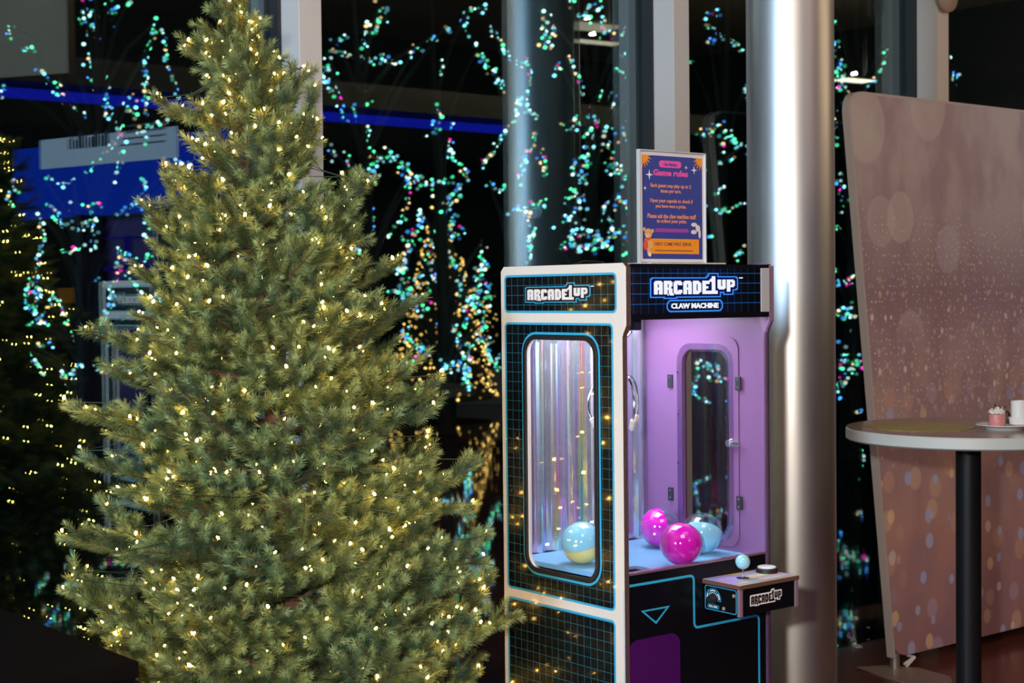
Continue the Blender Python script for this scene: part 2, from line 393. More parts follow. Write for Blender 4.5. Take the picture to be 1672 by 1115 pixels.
MB().box(q0, -.06, 0, q1+.6, .06, zb-.02).build('back_panel', mat('violet_panel', (.05, .03, .12), .5, emit=(.05, .02, .16), es=.28), bo)
m = emis('violet_edge', (.03, .02, .42), .5)
mb = MB()
for (xa, ya, xb, yb) in ((190, 385, 262, 391), (222, 385, 230, 440), (190, 432, 300, 442), (205, 460, 212, 540), (205, 535, 260, 542)):
    ua, za = sp(xa, yb); ub, zb_ = sp(xb, ya); mb.box(ua, side*.075-.004, za, ub, side*.075+.004, zb_)
mb.build('shelf_frame', m, bo)
ua, za = sp(100, 495); ub, zb_ = sp(118, 470)
MB().box(ua, -.02, za, ub, .02, zb_).build('amber_panel', emis('amber_glow', (.45, .16, .02), .5), bo)
MB().box(q0, -.25, 0, q0+.05, .25, zb).build('side_post', M['black_matte'], bo)

# added beige panel and spot lamp, mirrored as the brown haze at top left
pa_, pb_ = mirror(at(-190, 60, 10.5)), mirror(at(118, 60, 10.0)); pv = pb_-pa_; pz = at(60, 128, 10.2).z
pt0 = empty('haze_panel', (pa_.x, pa_.y, 0), math.atan2(pv.y, pv.x), 'added beige panel under the ceiling, mirrored as brown haze at the upper left of the window', 'panel')
MB().box(0, -.04, pz, pv.xy.length, .04, HC-.02).build('panel', mat('beige_haze_panel', (.42, .34, .24), .7), pt0)
nn_ = (GP-pa_).dot(N)
lamp('haze_panel_light', 'SPOT', (pa_+pv*.3).xy.to_3d()+Vector((0, 0, HC-.5))+N*1.2-T*.5, 18, (1, .8, .6), .02, (pa_+pv*.35).xy.to_3d()+Vector((0, 0, 3.3)), spot=math.radians(95))
# steel column
cc = at(1292, 480, 5.2); cr = 70.5/2500*5.2
col = MB().lathe([(cr, 0), (cr, HC)], 96).build('column', M['column'], None, smooth=True); col.location = (cc.x, cc.y, 0)
tag(col, 'thick satin steel column standing behind the claw machine', 'column', kind='structure')

# ------------------------------------------------------------------ christmas tree
TZ = 3.62
def trunkx(y): return 385+.085*y
def zpx(y): return at(430, y, TZ).z
left = [(-60, 372), (0, 378), (50, 362), (92, 300), (140, 345), (182, 262), (240, 318), (300, 246), (360, 218), (460, 213), (530, 190), (578, 150), (635, 172), (704, 108), (750, 160), (790, 126), (850, 132), (912, 106), (965, 103), (1025, 88), (1115, 80), (1300, 70), (1500, 90)]
right = [(-60, 392), (0, 402), (50, 425), (110, 492), (150, 505), (225, 524), (272, 530), (296, 590), (325, 606), (400, 602), (440, 640), (520, 688), (600, 700), (650, 722), (700, 716), (760, 735), (795, 778), (850, 770), (905, 808), (950, 800), (985, 842), (1050, 848), (1115, 850), (1300, 860), (1500, 850)]
def interp(tab, y):
    if y <= tab[0][0]: return tab[0][1]
    for (a, b), (c, d) in zip(tab, tab[1:]):
        if y <= c: return b+(d-b)*(y-a)/(c-a)
    return tab[-1][1]
PXM = TZ/F
def yz(z):                                      # inverse of zpx
    return 486-(z-CAMZ)/PXM
def envelope(z, c):
    y = yz(z); x = trunkx(y); l = (x-interp(left, y))*PXM; r = (interp(right, y)-x)*PXM
    return (l if c < 0 else r), (l+r)/2
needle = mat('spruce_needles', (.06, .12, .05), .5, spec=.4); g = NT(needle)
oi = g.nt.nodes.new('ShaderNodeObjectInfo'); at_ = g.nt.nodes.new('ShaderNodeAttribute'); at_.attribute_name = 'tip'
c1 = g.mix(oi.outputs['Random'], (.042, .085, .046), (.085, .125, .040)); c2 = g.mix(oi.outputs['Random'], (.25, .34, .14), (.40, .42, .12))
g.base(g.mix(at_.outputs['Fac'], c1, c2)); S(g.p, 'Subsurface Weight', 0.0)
M['needle'] = needle
def make_bough(L, seed):
    """bough of length L along +X: woody axis, side twigs, needles; returns (twig mesh, needle mesh, bulb seats)"""
    R = random.Random(seed); wood = MB(); segs = []; seats = []
    def curve(p, d, l, n, sag):
        pts = [p.copy()]; q = p.copy(); dd = d.normalized()
        for i in range(n):
            dd = (dd+Vector((R.uniform(-.06, .06), R.uniform(-.06, .06), sag/n))).normalized(); q = q+dd*(l/n); pts.append(q.copy())
        return pts
    def clothe(pts, start, dens, r0):
        tot = sum((b-a).length for a, b in zip(pts, pts[1:])); s = 0
        for a, b in zip(pts, pts[1:]):
            l = (b-a).length
            if s+l > start*tot: segs.append((a, b, (s)/tot, (s+l)/tot, dens))
            s += l
    ax = curve(Vector((0, 0, 0)), Vector((1, 0, -.04)), L, 10, .28)
    wood.tube(ax, [.0055*(1-.75*i/10)*(.6+L) for i in range(11)], 5); clothe(ax, .34, 1.0, 0)
    s = .10 if L < .3 else .16; sd = 1
    while s < .97:
        i = min(9, int(s*10)); p = ax[i].lerp(ax[i+1], s*10-i); d = (ax[i+1]-ax[i]).normalized()
        sd = -sd; ang = math.radians(R.uniform(38, 58)); vert = R.uniform(-.22, .42)
        dir_ = d*math.cos(ang)+Vector((0, sd, vert)).normalized()*math.sin(ang)
        l = min((1-s)*L*.62+.045, .26)*R.uniform(.8, 1.12)
        tw = curve(p, dir_, l, 5, .16); wood.tube(tw, [.0022, .002, .0018, .0015, .0012, .001], 4); clothe(tw, .12, 1.0, 0)
        if R.random() < .9: seats.append(tw[R.choice((2, 3, 4, 5))]+Vector((0, 0, .013)))
        if l > .085:
            for e in range(int(l/.058)):
                t = .25+.65*e/max(1, int(l/.058)); j = min(4, int(t*5)); pp_ = tw[j].lerp(tw[j+1], t*5-j)
                s2 = 1 if e % 2 else -1; dd = (tw[j+1]-tw[j]).normalized(); sdv = dd.cross(Vector((0, 0, 1))).normalized()*s2
                l2 = min(.4*l*(1.15-t), .09)+.028
                t2 = curve(pp_, dd*.75+sdv*.7+Vector((0, 0, R.uniform(-.2, .35))), l2, 3, .1); wood.tube(t2, [.0013, .0012, .001, .0009], 3); clothe(t2, .05, 1.0, 0)
        s += .042/L*R.uniform(.75, 1.2) if L > .3 else .042/L
    seats.append(ax[-1]+Vector((-.01, 0, .012)))
    V = []; Fc = []; tip = []
    for a, b, s0, s1, dens in segs:
        l = (b-a).length; d = (b-a).normalized(); u = d.cross(Vector((0, 0, 1)))
        if u.length < .1: u = d.cross(Vector((0, 1, 0)))
        u.normalize(); v = d.cross(u)
        for k in range(max(2, int(l*2700*dens))):
            t = R.random(); p = a.lerp(b, t); th = R.uniform(0, 2*math.pi); rd = u*math.cos(th)+v*math.sin(th)
            st = s0+(s1-s0)*t; f = math.radians(R.uniform(38, 62) if st < .93 else R.uniform(12, 45))
            nd = d*math.cos(f)+rd*math.sin(f); ln = R.uniform(.017, .025)*(1.0 if st < .9 else .85); wd = .00072
            sv = nd.cross(rd+Vector((.3*R.random(), .3*R.random(), .1))).normalized()*wd; i0 = len(V)
            V += [p+sv, p-sv, p+nd*ln*.8-sv*.55, p+nd*ln]; Fc += [(i0, i0+1, i0+2, i0+3)]
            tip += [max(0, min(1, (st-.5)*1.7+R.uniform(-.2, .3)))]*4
    me = pyd('bough_needles', V, Fc); at2 = me.attributes.new('tip', 'FLOAT', 'POINT'); at2.data.foreach_set('value', tip)
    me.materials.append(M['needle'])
    wm = pyd('bough_wood', wood.v, wood.f); wm.materials.append(M['spruce_bark'])
    return wm, me, seats
LENS = [.12, .17, .23, .30, .38, .46, .54]
BOUGH = {}
for li, L in enumerate(LENS):
    BOUGH[L] = [make_bough(L, 100+li*7+k) for k in range(3 if L < .4 else 3)]
tr = empty('christmas_tree', (at(trunkx(486), 486, TZ).x, TZ, 0), 0, 'green needle christmas tree with warm lights, standing left of the claw machine', 'christmas tree')
tx0 = tr.location.x
def tcx(z):                                    # trunk centre x at height z, in tree coordinates
    y = yz(z); return (trunkx(y)-trunkx(486))*PXM
pts = [(tcx(z), .01*math.sin(3*z), z) for z in [i*.12 for i in range(18)]]
MB().tube(pts, [.036*(1-.95*i/17)+.002 for i in range(18)], 10).build('trunk', M['spruce_bark'], tr, smooth=True)
mb = MB(); 
for k in range(3):
    a_ = k*2.094+.3; mb.tube([(tcx(.1), 0, .12), (tcx(0)+.16*math.cos(a_), .16*math.sin(a_), .04), (tcx(0)+.30*math.cos(a_), .30*math.sin(a_), .012)], .012, 8)
mb.build('stand', M['black_matte'], tr)
seats_w = []
def bough(tipz, phi, ln, elev, rb=None):
    key = min(LENS, key=lambda q: abs(q-ln)); wm, nm, seats = BOUGH[key][random.randrange(3)]
    sc_ = max(.8, min(1.25, ln/key)); bz = tipz-ln*math.sin(elev)
    base = Vector((tcx(bz), 0, bz)) + Vector((math.cos(phi), math.sin(phi), 0))*.012
    if rb: base += Vector((math.cos(phi), math.sin(phi), 0))*rb
    q = Matrix.Translation(base) @ Matrix.Rotation(phi, 4, 'Z') @ Matrix.Rotation(-elev, 4, 'Y') @ Matrix.Rotation(random.uniform(-.3, .3), 4, 'X') @ Matrix.Scale(sc_, 4)
    o = bpy.data.objects.new('branch', wm); COL.objects.link(o); o.parent = tr; o.matrix_local = q
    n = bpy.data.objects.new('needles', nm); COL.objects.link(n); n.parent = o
    for s_ in random.sample(seats, min(len(seats), 2+int(ln*6.0))): seats_w.append((q @ s_, Vector((math.cos(phi), math.sin(phi), 0))))
    return o
# named side tips traced from the outline of the real tree: (px, py, elevation degrees, towards camera)
tips = [(305, 92, 8), (262, 182, 12), (330, 250, 40), (246, 300, 48), (218, 358, 40), (213, 458, 30), (152, 576, 10), (172, 632, 14), (108, 704, 6), (128, 788, 2), (133, 848, 40), (106, 912, 4), (104, 960, 28), (90, 1020, 2), (150, 990, 30),
        (430, 62, 72), (494, 112, 58), (524, 212, 38), (520, 160, 60), (592, 305, 52), (606, 318, 40), (598, 400, 15), (640, 445, 24), (688, 520, 22), (700, 605, 22), (722, 650, 20), (715, 690, 12), (700, 762, 30), (778, 795, 14), (765, 850, -4), (808, 902, 22), (790, 945, 0), (842, 985, 38), (845, 1048, 8), (700, 795, 30)]
for px, py, el in tips:
    w_ = at(px, py, TZ); z = w_.z; dx = w_.x-tx0-tcx(z); e = math.radians(el); ln = abs(dx)/math.cos(e)
    phi = (0 if dx > 0 else math.pi)+random.uniform(-.22, .12)*(1 if dx > 0 else -1)
    if ln < .12: ln = .12
    ln_ = ln+.0
    rb = 0
    if ln_ > .62: rb = ln_-.60; ln_ = .60
    bz = z-ln*math.sin(e); cxz = tcx(bz); rb2 = abs(w_.x-tx0-cxz)-ln_*math.cos(e)
    bough(z, phi, ln_, e, max(0, rb2-.012))
ntip = len(tips); z = .30; kk = 0
while z < 2.17 and ntip < 292:
    _, av = envelope(z, 0); n = max(3, int(round(3.0+av*13.0)))
    for k in range(n):
        phi = kk*2.399963+random.uniform(-.3, .3); kk += 1
        if math.sin(phi) > .45 and random.random() < .45: continue      # sparser at the back, nearer the window
        c = math.cos(phi); sd_, av = envelope(z, c); r = (sd_*abs(c)+av*(1-abs(c)))*random.uniform(.62, 1.0)
        if abs(c) > .6: r = sd_*random.uniform(.55, .88)
        e = math.radians(random.uniform(-4, 34)+ (18 if av < .22 else 0)+(10 if z > 1.9 else 0)); ln = max(.10, r/math.cos(e)); rb = 0
        if ln > .60: rb = (ln-.60)*math.cos(e); ln = .60
        tz_ = z+random.uniform(-.03, .03)
        if math.sin(phi) < -.3:                     # hollows in the foliage where trunk and boughs show
            hx = trunkx(486)+(tcx(tz_)+r*c)/PXM; hy = yz(tz_)
            if any(((hx-a0)/w0)**2+((hy-b0)/h0)**2 < 1 for a0, b0, w0, h0 in ((440, 700, 34, 62), (455, 860, 45, 24), (470, 1060, 50, 36), (560, 470, 26, 30), (350, 560, 40, 18), (330, 740, 60, 20))): continue
        bough(tz_, phi, ln, e, rb); ntip += 1
    z += .066 if z < 1.35 else .056
# crown tip
for k in range(9):
    bough(zpx(-30)-.035*k, k*2.4, .13, math.radians(82-4*k))
# string of small warm lights draped over the boughs
ls = empty('fairy_light_string', tr.location, 0, 'string of small warm white lights wound over the christmas tree', 'light string')
ico = bmesh.new(); bmesh.ops.create_icosphere(ico, subdivisions=1, radius=1.0); IV = [v.co.copy() for v in ico.verts]; IF = [tuple(v.index for v in f.verts) for f in ico.faces]; ico.free()
OV = [Vector(p) for p in ((1,0,0),(-1,0,0),(0,1,0),(0,-1,0),(0,0,1),(0,0,-1))]; OF = [(0,2,4),(2,1,4),(1,3,4),(3,0,4),(2,0,5),(1,2,5),(3,1,5),(0,3,5)]
seats_w = [s for s in seats_w if s[0].z > .25]; mb = MB(); caps = MB()
for s, d in seats_w:
    r = random.choice((.0015, .0020, .0025, .0030, .0036)); ax = Vector((random.uniform(-1, 1), random.uniform(-1, 1), .9)).normalized(); q = Vector((0, 0, 1)).rotation_difference(ax)
    s = s+d*.006
    mb.add([s+q @ Vector((v.x*r, v.y*r, v.z*r*1.7)) for v in IV], IF)
    caps.tube([s-ax*.013, s-ax*.004], .0017, 4)
o = mb.build('bulbs', emis('warm_bulb', (1.0, .56, .10), 80.0, True), ls); o['kind'] = 'stuff'
o = caps.build('sockets', mat('green_socket', (.02, .05, .02), .5), ls); o['kind'] = 'stuff'
# wire: a helix running from bulb to bulb close under the surface
seats_s = sorted(seats_w, key=lambda s: s[0].z)
mb = MB(); grp = [seats_s[i:i+26] for i in range(0, len(seats_s), 26)]
for gq in grp:
    cz = sum(s[0].z for s in gq)/len(gq); gq = sorted(gq, key=lambda s: math.atan2(s[0].y, s[0].x-tcx(cz)))
    for (a, _), (b, _) in zip(gq, gq[1:]):
        m_ = (a+b)/2; m_ = m_+(Vector((tcx(cz), 0, m_.z))-m_)*.12-Vector((0, 0, .02)); mb.tube([a-Vector((0, 0, .01)), m_, b-Vector((0, 0, .01))], .0011, 3, False)
mb.build('wire', mat('green_wire', (.02, .04, .02), .6), ls)

# ------------------------------------------------------------------ claw machine
O_ = at(1015, 482, 3.6); O_.z = 0
mc = empty('claw_machine', O_, ANG, 'upright white and black claw machine with glowing header, beside the christmas tree', 'arcade machine')
MW, MD, MH = .508, .461, 1.567
MI = (Matrix.Translation(O_) @ Matrix.Rotation(ANG, 4, 'Z')).inverted(); MR = MI.inverted()
def fl(px, py, yl=0.0):                        # pixel -> (x, z) on the front plane y = yl
    q = MI @ on_plane(px, py, MR @ Vector((0, yl, 0)), N); return q.x, q.z
def sl(px, py, xl=0.0):                        # pixel -> (-y, z) on the side plane x = xl
    q = MI @ on_plane(px, py, MR @ Vector((xl, 0, 0)), T); return -q.y, q.z
def FR(y0): return lambda u, v, w_: (u, y0-w_, v)
def SD(x0): return lambda u, v, w_: (x0-w_, -u, v)
HP = .014                                      # header sticks out this far
th = .016
zs0 = fl(1130, 520)[1]; zdeck = .817; zrail = .831
# window opening in the sides
wu0, wz0 = sl(863, 925); wu1, wz1 = sl(972, 553)
wz0 = sl(917, 936)[1]; wz1 = sl(917, 554)[1]
prof = [(-MD, .02), (0, .02), (0, 1.392), (.004, 1.402), (HP, 1.420), (HP, MH-.010), (HP-.010, MH), (-MD+.012, MH), (-MD, MH-.012)]
sidep = plate('side_panel', [prof, rrect(wu0-.004, wz0-.004, wu1+.004, wz1+.004, .042)[::-1]], th, SD(th), M['white_board'], mc); sidep['label'] = 'white left side panel with window'
# print on the left side
def pbox(x0, y0, x1, y1, cy):
    ua = sl(x0, cy)[0]; ub = sl(x1, cy)[0]; xm = (x0+x1)/2; return ua, sl(xm, y1)[1], ub, sl(xm, y0)[1]
def rrp(q, r, inset=0): return rrect(q[0]+inset, q[1]+inset, q[2]-inset, q[3]-inset, max(.002, r-inset))
qa = pbox(824, 447, 1007, 511, 480); qb = pbox(827, 527, 1003, 978, 750); qc = (qb[0], .05, qb[2], qb[1]-.022)
win = rrect(wu0, wz0, wu1, wz1, .040)
for q, hole, nm in ((qa, None, 'sign_print'), (qb, win, 'upper_print'), (qc, None, 'lower_print')):
    loops = [rrp(q, .014, .002)]
    if hole: loops.append(hole[::-1])
    plate(nm, loops, .0006, SD(0), M['grid'], mc)
    plate('border_line', [rrp(q, .014), rrp(q, .014, .0055)[::-1]], .0005, SD(-.0), M['blue_line'], mc, .0006)
plate('window_line', [rrect(wu0-.017, wz0-.017, wu1+.017, wz1+.017, .054), rrect(wu0-.011, wz0-.011, wu1+.011, wz1+.011, .048)[::-1]], .0006, SD(0), M['blue_line'], mc, .0006)
plate('window_seal', [rrect(wu0-.009, wz0-.009, wu1+.009, wz1+.009, .046), rrect(wu0+.002, wz0+.002, wu1-.002, wz1-.002, .036)[::-1]], .005, SD(0), M['black_matte'], mc, .0004)
plate('side_window', [rrect(wu0-.003, wz0-.003, wu1+.003, wz1+.003, .04)], .003, SD(th-.004), M['acrylic'], mc)
for px, py in ((1003, 518), (826, 716), (826, 880)):
    u, v = sl(px, py); plate('screw_cap', [[(u+.0045*math.cos(a_*.524), v+.0045*math.sin(a_*.524)) for a_ in range(12)]], .0012, SD(0), M['white_board'], mc)
# copper mirror edge strip along the front of the left side
ribbon('edge_trim', [(-.0, .02), (0, 1.392), (.004, 1.402), (HP, 1.420), (HP, MH-.010), (HP-.010, MH)], .0012, th-.002, lambda u, v, w_: (w_+.001, -u, v), M['edge_mirror'], mc)
# pixel lettering
GL = {
 'A': ['.#####.', '#######', '#######', '###.###', '###.###', '###.###', '#######', '#######', '###.###', '###.###', '###.###', '###.###'],
 'R': ['######.', '#######', '#######', '###.###', '###.###', '###.##.', '######.', '#######', '###.###', '###.###', '###.###', '###.####', '...#.###'],
 'C': ['.#####.', '#######', '#######', '###.###', '###....', '###....', '###....', '###....', '###.###', '#######', '#######', '.#####.'],
 'D': ['#####..', '######.', '#######', '###.###', '###.###', '###.###', '###.###', '###.###', '###.###', '#######', '######.', '#####..'],
 'E': ['######', '######', '######', '###...', '###...', '#####.', '#####.', '###...', '###...', '######', '######', '######'],
}
ONE = ['..###.', '..###.', '.####.', '#####.', '#####.', '..###.', '..###.', '..###.', '..###.', '..###.', '..###.', '..###.', '..###.', '#######', '#######', '#######']
U_ = ['###.###', '###.###', '###.###', '###.###', '###.###', '###.###', '#######', '#######', '.#####.']
P_ = ['######.', '#######', '###.###', '###..##', '###.###', '#######', '######.', '###....', '###....', '###....', '###....']
cells = set(); x = 0
for ch in 'ARCADE':
    for r, row in enumerate(GL[ch]):
        for c, v in enumerate(row):
            if v == '#': cells.add((x+c, -r))
    x += len(GL[ch][0])+1
x -= 1
for gl, dx, dy in ((ONE, 0, 4), (U_, 7, 1), (P_, 15, 1)):
    for r, row in enumerate(gl):
        for c, v in enumerate(row):
            if v == '#': cells.add((x+dx+c, dy-r))
def dil(s, n=1):
    for _ in range(n): s = {(a+i, b+j) for a, b in s for i in (-1, 0, 1) for j in (-1, 0, 1)}
    return s
xs = [c[0] for c in cells]; ys = [c[1] for c in cells]; LX0, LX1, LY0, LY1 = min(xs), max(xs)+1, min(ys), max(ys)+1
D1 = dil(cells, 1); D2 = dil(cells, 2); D3 = dil(D2)
TMC = {(LX1+4+i, LY1-2) for i in range(3)}
def cellmesh(name, cs, box, frame, mt, parent, th, w0):
    x0, z0, x1, z1 = box; sx = (x1-x0)/(LX1-LX0); sz = (z1-z0)/(LY1-LY0); mb = MB(); done = set()
    for r in sorted({c[1] for c in cs}):
        row = sorted(c[0] for c in cs if c[1] == r); i = 0
        while i < len(row):
            j = i
            while j+1 < len(row) and row[j+1] == row[j]+1: j += 1
            a, b, c, d = x0+(row[i]-LX0)*sx, x0+(row[j]+1-LX0)*sx, z0+(r-LY0)*sz, z0+(r+1-LY0)*sz
            v = [frame(a, c, w0), frame(b, c, w0), frame(b, d, w0), frame(a, d, w0), frame(a, c, w0+th), frame(b, c, w0+th), frame(b, d, w0+th), frame(a, d, w0+th)]
            mb.add(v, [(4, 5, 6, 7), (0, 3, 2, 1), (0, 1, 5, 4), (1, 2, 6, 5), (2, 3, 7, 6), (3, 0, 4, 7)]); i = j+1
    me = pyd(name, mb.v, mb.f); return link(name, me, mt, parent)
def bbox_f(f, x0, y0, x1, y1):
    a = f(x0, (y0+y1)/2); b = f(x1, (y0+y1)/2); t = f((x0+x1)/2, y0); d = f((x0+x1)/2, y1); return a[0], d[1], b[0], t[1]
# side logo
bx = bbox_f(sl, 862, 466, 960, 491)
M['dark_print'] = mat('dark_print', (.012, .006, .008), .3)
cellmesh('logo_backing', D3, bx, SD(0), M['blue_line'], mc, .0005, .0006)
cellmesh('logo_shadow', D2, bx, SD(0), M['dark_print'], mc, .0004, .0011)
cellmesh('logo', cells | TMC, bx, SD(0), M['logo_white'], mc, .0006, .0015)
# right side: inner wall with door
rx = MW-th
ru0, rz0 = sl(1190, 720, rx); ru1 = sl(1117, 720, rx)[0]; _, rzt = sl(1152, 573, rx); _, rzb = sl(1152, 868, rx)
wr = sorted((ru0, ru1)); RWIN = rrect(wr[0], rzb, wr[1], rzt, .035)
plate('right_side_panel', [prof, rrect(wr[0]-.006, rzb-.006, wr[1]+.006, rzt+.006, .04)[::-1]], th, SD(MW), M['purple_wall'], mc)['label'] = 'purple right side panel with access door'
def SI(x0): return lambda u, v, w_: (x0-w_, -u, v)
du0 = sl(1207, 700, rx)[0]; du1 = sl(1098, 700, rx)[0]; dzt = sl(1150, 549, rx)[1]
dl = sorted((du0, du1))
door = plate('access_door', [rrect(dl[0], zdeck+.012, dl[1], dzt, .035), rrect(wr[0]-.004, rzb-.004, wr[1]+.004, rzt+.004, .038)[::-1]], .0035, SI(rx), M['purple_wall'], mc)
door['label'] = 'purple door with rounded window'
for ring, rr_ in ((.020, .05),):
    plate('window_bezel', [rrect(wr[0]-ring, rzb-ring, wr[1]+ring, rzt+ring, rr_), rrect(wr[0]+.001, rzb+.001, wr[1]-.001, rzt-.001, .033)[::-1]], .003, SI(rx), clear('clear_bezel', (.90, .86, .94), .12, .03), door, .0036)
plate('door_pane', [RWIN], .002, SI(rx+.004), M['acrylic'], door)
for px, py in ((1097, 622), (1208, 626), (1098, 806), (1210, 821)):
    u, v = sl(px, py, rx); hb = MB().box(rx-.0090, -u-.009, v-.018, rx-.0036, -u+.009, v+.018); hb.build('hinge', M['dark_hinge'], door, bevel=.0012)
    for dz in (-.010, .010): MB().lathe([(0, 0), (.0025, 0), (.002, .0015), (0, .0018)], 8, Matrix.Translation((rx-.0090, -u, v+dz)) @ Matrix.Rotation(-math.pi/2, 4, 'Y')).build('screw', M['chrome'], door)
for px, py in ((1109, 607), (1187, 610), (1110, 676), (1188, 681), (1110, 755), (1190, 765), (1128, 571), (1166, 571), (1192, 835)):
    u, v = sl(px, py, rx); MB().lathe([(0, 0), (.0028, 0), (.0024, .002), (0, .0024)], 8, Matrix.Translation((rx-.0066, -u, v)) @ Matrix.Rotation(-math.pi/2, 4, 'Y')).build('screw', M['dark_hinge'], door)
u, v = sl(1197, 723, rx); Q = Matrix.Translation((rx-.004, -u, v)) @ Matrix.Rotation(-math.pi/2, 4, 'Y')
lk = MB().lathe([(.012, 0), (.012, .006), (.009, .010), (.009, .016), (0, .017)], 18, Q).build('lock', M['chrome'], door, smooth=True)
MB().box(rx-.016, -u-.034, v-.006, rx-.013, -u, v+.006).build('cam_lever', M['chrome'], lk, bevel=.001)
# back wall with pleated holographic foil
MB().box(th, MD-.012, .02, MW-th, MD, MH-.01).build('back_panel', M['black_matte'], mc)
v = []; f = []; n = 96
for i in range(n+1):
    xx = th+(MW-2*th)*i/n; yy = MD-.022+.009*math.cos(i*2*math.pi/12)+.0025*math.sin(i*1.7)
    v += [(xx, yy, zdeck), (xx, yy, 1.460)]
for i in range(n): f.append((2*i, 2*i+2, 2*i+3, 2*i+1))
MB().add(v, f).build('foil_curtain', M['holo'], mc, smooth=True)['label'] = 'pleated holographic foil back wall'
# body, deck, chute
front = MB().box(th, .002, .02, MW-th, .012, zrail-.006); front.build('front_panel', M['black'], mc)
MB().box(th, .012, .02, MW-th, MD-.012, .05).build('bottom_board', M['black_matte'], mc)
CWx, CWy = .155, .125
MB().box(CWx, .012, zdeck-.012, rx, MD-.03, zdeck).box(th, CWy, zdeck-.012, CWx, MD-.03, zdeck).build('play_deck', M['deck'], mc)
MB().box(CWx-.003, .012, .55, CWx, CWy, zdeck-.002).box(th, CWy-.003, .55, CWx, CWy, zdeck-.002).box(th, .012, .55, CWx, CWy, .556).build('prize_chute', M['chute'], mc)
ch = MB().box(CWx, .010, zdeck, CWx+.0025, CWy, zdeck+.115).box(th, CWy, zdeck, CWx+.0025, CWy+.0025, zdeck+.115)
ch.build('chute_guard', clear('chute_acrylic', (.96, .97, .99), .06, .01), mc)
M['slate'] = mat('slate_blue_trim', (.10, .16, .26), .35)
MB().box(CWx-.028, .012, zdeck-.001, CWx-.001, CWy-.001, zdeck+.001).box(th, CWy-.028, zdeck-.001, CWx-.028, CWy-.001, zdeck+.001).build('chute_lip', M['slate'], mc)
MB().box(th, .001, zrail-.006, rx, .016, zrail).build('front_rail', mat('pink_metal_rail', (.60, .34, .42), .25, .8), mc, bevel=.001)
pn = MB().box(th+.001, .0005, zrail, rx-.001, .0030, zs0+.02).build('front_pane', M['acrylic'], mc)
# front graphics
ux = lambda px, py: fl(px, py)
path = [ux(1021, 1140), ux(1020.5, 961), ux(1133.5, 937), ux(1137, 1026), ux(1240, 1003), ux(1243, 1140)]
path[0] = (path[1][0], .05); path[-1] = (path[-2][0], .05)
path[3] = (path[2][0]+.001, path[3][1]); pz = (path[1][1]+path[2][1])/2; path[1] = (path[1][0], pz); path[2] = (path[2][0], pz); pz = (path[3][1]+path[4][1])/2; path[3] = (path[3][0], pz); path[4] = (path[4][0], pz)
ribbon('outline_print', fillet(path, .014), .0062, .0006, FR(.002), M['blue_line'], mc)
tri = [ux(1050, 998.5), ux(1092, 990.5), ux(1072, 1017)]
ribbon('triangle_print', tri, .0048, .0006, FR(.002), M['blue_line'], mc, closed=True)
fa = fl(1027, 1060); fb = fl(1111, 1060); ft = fl(1092, 1035)[1]
plate('prize_flap', [rrect(fa[0], .30, fb[0], ft, .03)], .0012, FR(.002), M['purple_flap'], mc)
# right side front edge, lower part, and header end
MB().box(rx, .0, .02, MW, .004, 1.395).build('edge_trim', M['pink_edge'], mc)
MB().box(MW-.006, .004, .02, MW+.0006, MD, .80).build('side_print', M['black_matte'], mc)
# header
hy = -HP
hd = MB().box(th, hy+.002, zs0+.004, rx, .16, MH-.004).build('header_box', M['black'], mc, bevel=.002)
MB().box(th, .16, 1.462, rx, MD-.012, MH-.006).build('roof_board', M['black_matte'], mc)
MB().box(th+.002, hy-.001, MH-.012, rx, hy+.006, MH-.002).box(th+.002, hy-.001, zs0, rx, hy+.006, zs0+.014).build('header_trim', M['black'], mc)
mg = grid_mat('lit_grid_glass', 0, 2, .0245, .0010, (.004, .004, .006), (.004, .05, .10), .12)
g = NT(mg); o = g.sep(g.map((.001, .001, .001)))
fr = g.math('FRACT', g.math('DIVIDE', o[2], .0245)); dz_ = g.step(g.math('ABSOLUTE', g.math('SUBTRACT', fr, .5)), .455, .485)
fr = g.math('FRACT', g.math('DIVIDE', o[0], .0245)); dx_ = g.step(g.math('ABSOLUTE', g.math('SUBTRACT', fr, .5)), .45, .49)
hot = g.math('SUBTRACT', 1.0, g.step(g.math('ABSOLUTE', g.math('SUBTRACT', o[0], .24)), .02, .20))
gl = g.math('ADD', g.math('ADD', g.math('MULTIPLY', dz_, .42), g.math('MULTIPLY', g.math('MULTIPLY', dx_, hot), .10)), g.math('MULTIPLY', hot, .03))
S(g.p, 'Emission Color', (.02, .13, .60, 1)); g.inp(g.p.inputs['Emission Strength'], gl); mg.cycles.emission_sampling = 'NONE'
MB().box(th+.002, hy-.0005, zs0+.013, rx-.030, hy+.004, MH-.011).build('header_glass', mg, mc)
MB().box(rx-.030, hy-.0025, zs0+.013, rx+.001, hy+.004, MH-.011).build('header_end_strip', mat('grey_plastic', (.42, .40, .42), .4), mc, bevel=.001)
MB().box(rx, hy-.001, zs0-.012, MW+.003, hy+.01, MH-.004).build('header_edge', M['pink_edge'], mc, bevel=.002)
flh = lambda px, py: fl(px, py, hy)
bx = bbox_f(flh, 1067, 451, 1199, 482)
cellmesh('header_logo_glow', D3, bx, FR(hy-.0005), M['lit_blue'], mc, .0005, 0)
cellmesh('header_logo_back', D2, bx, FR(hy-.0005), emis('deep_blue_back', (.004, .01, .10), .8), mc, .0004, .0005)
cellmesh('header_logo', cells | TMC, bx, FR(hy-.0005), M['lit_white'], mc, .0006, .0009)
pa = bbox_f(flh, 1088, 489, 1180, 509)
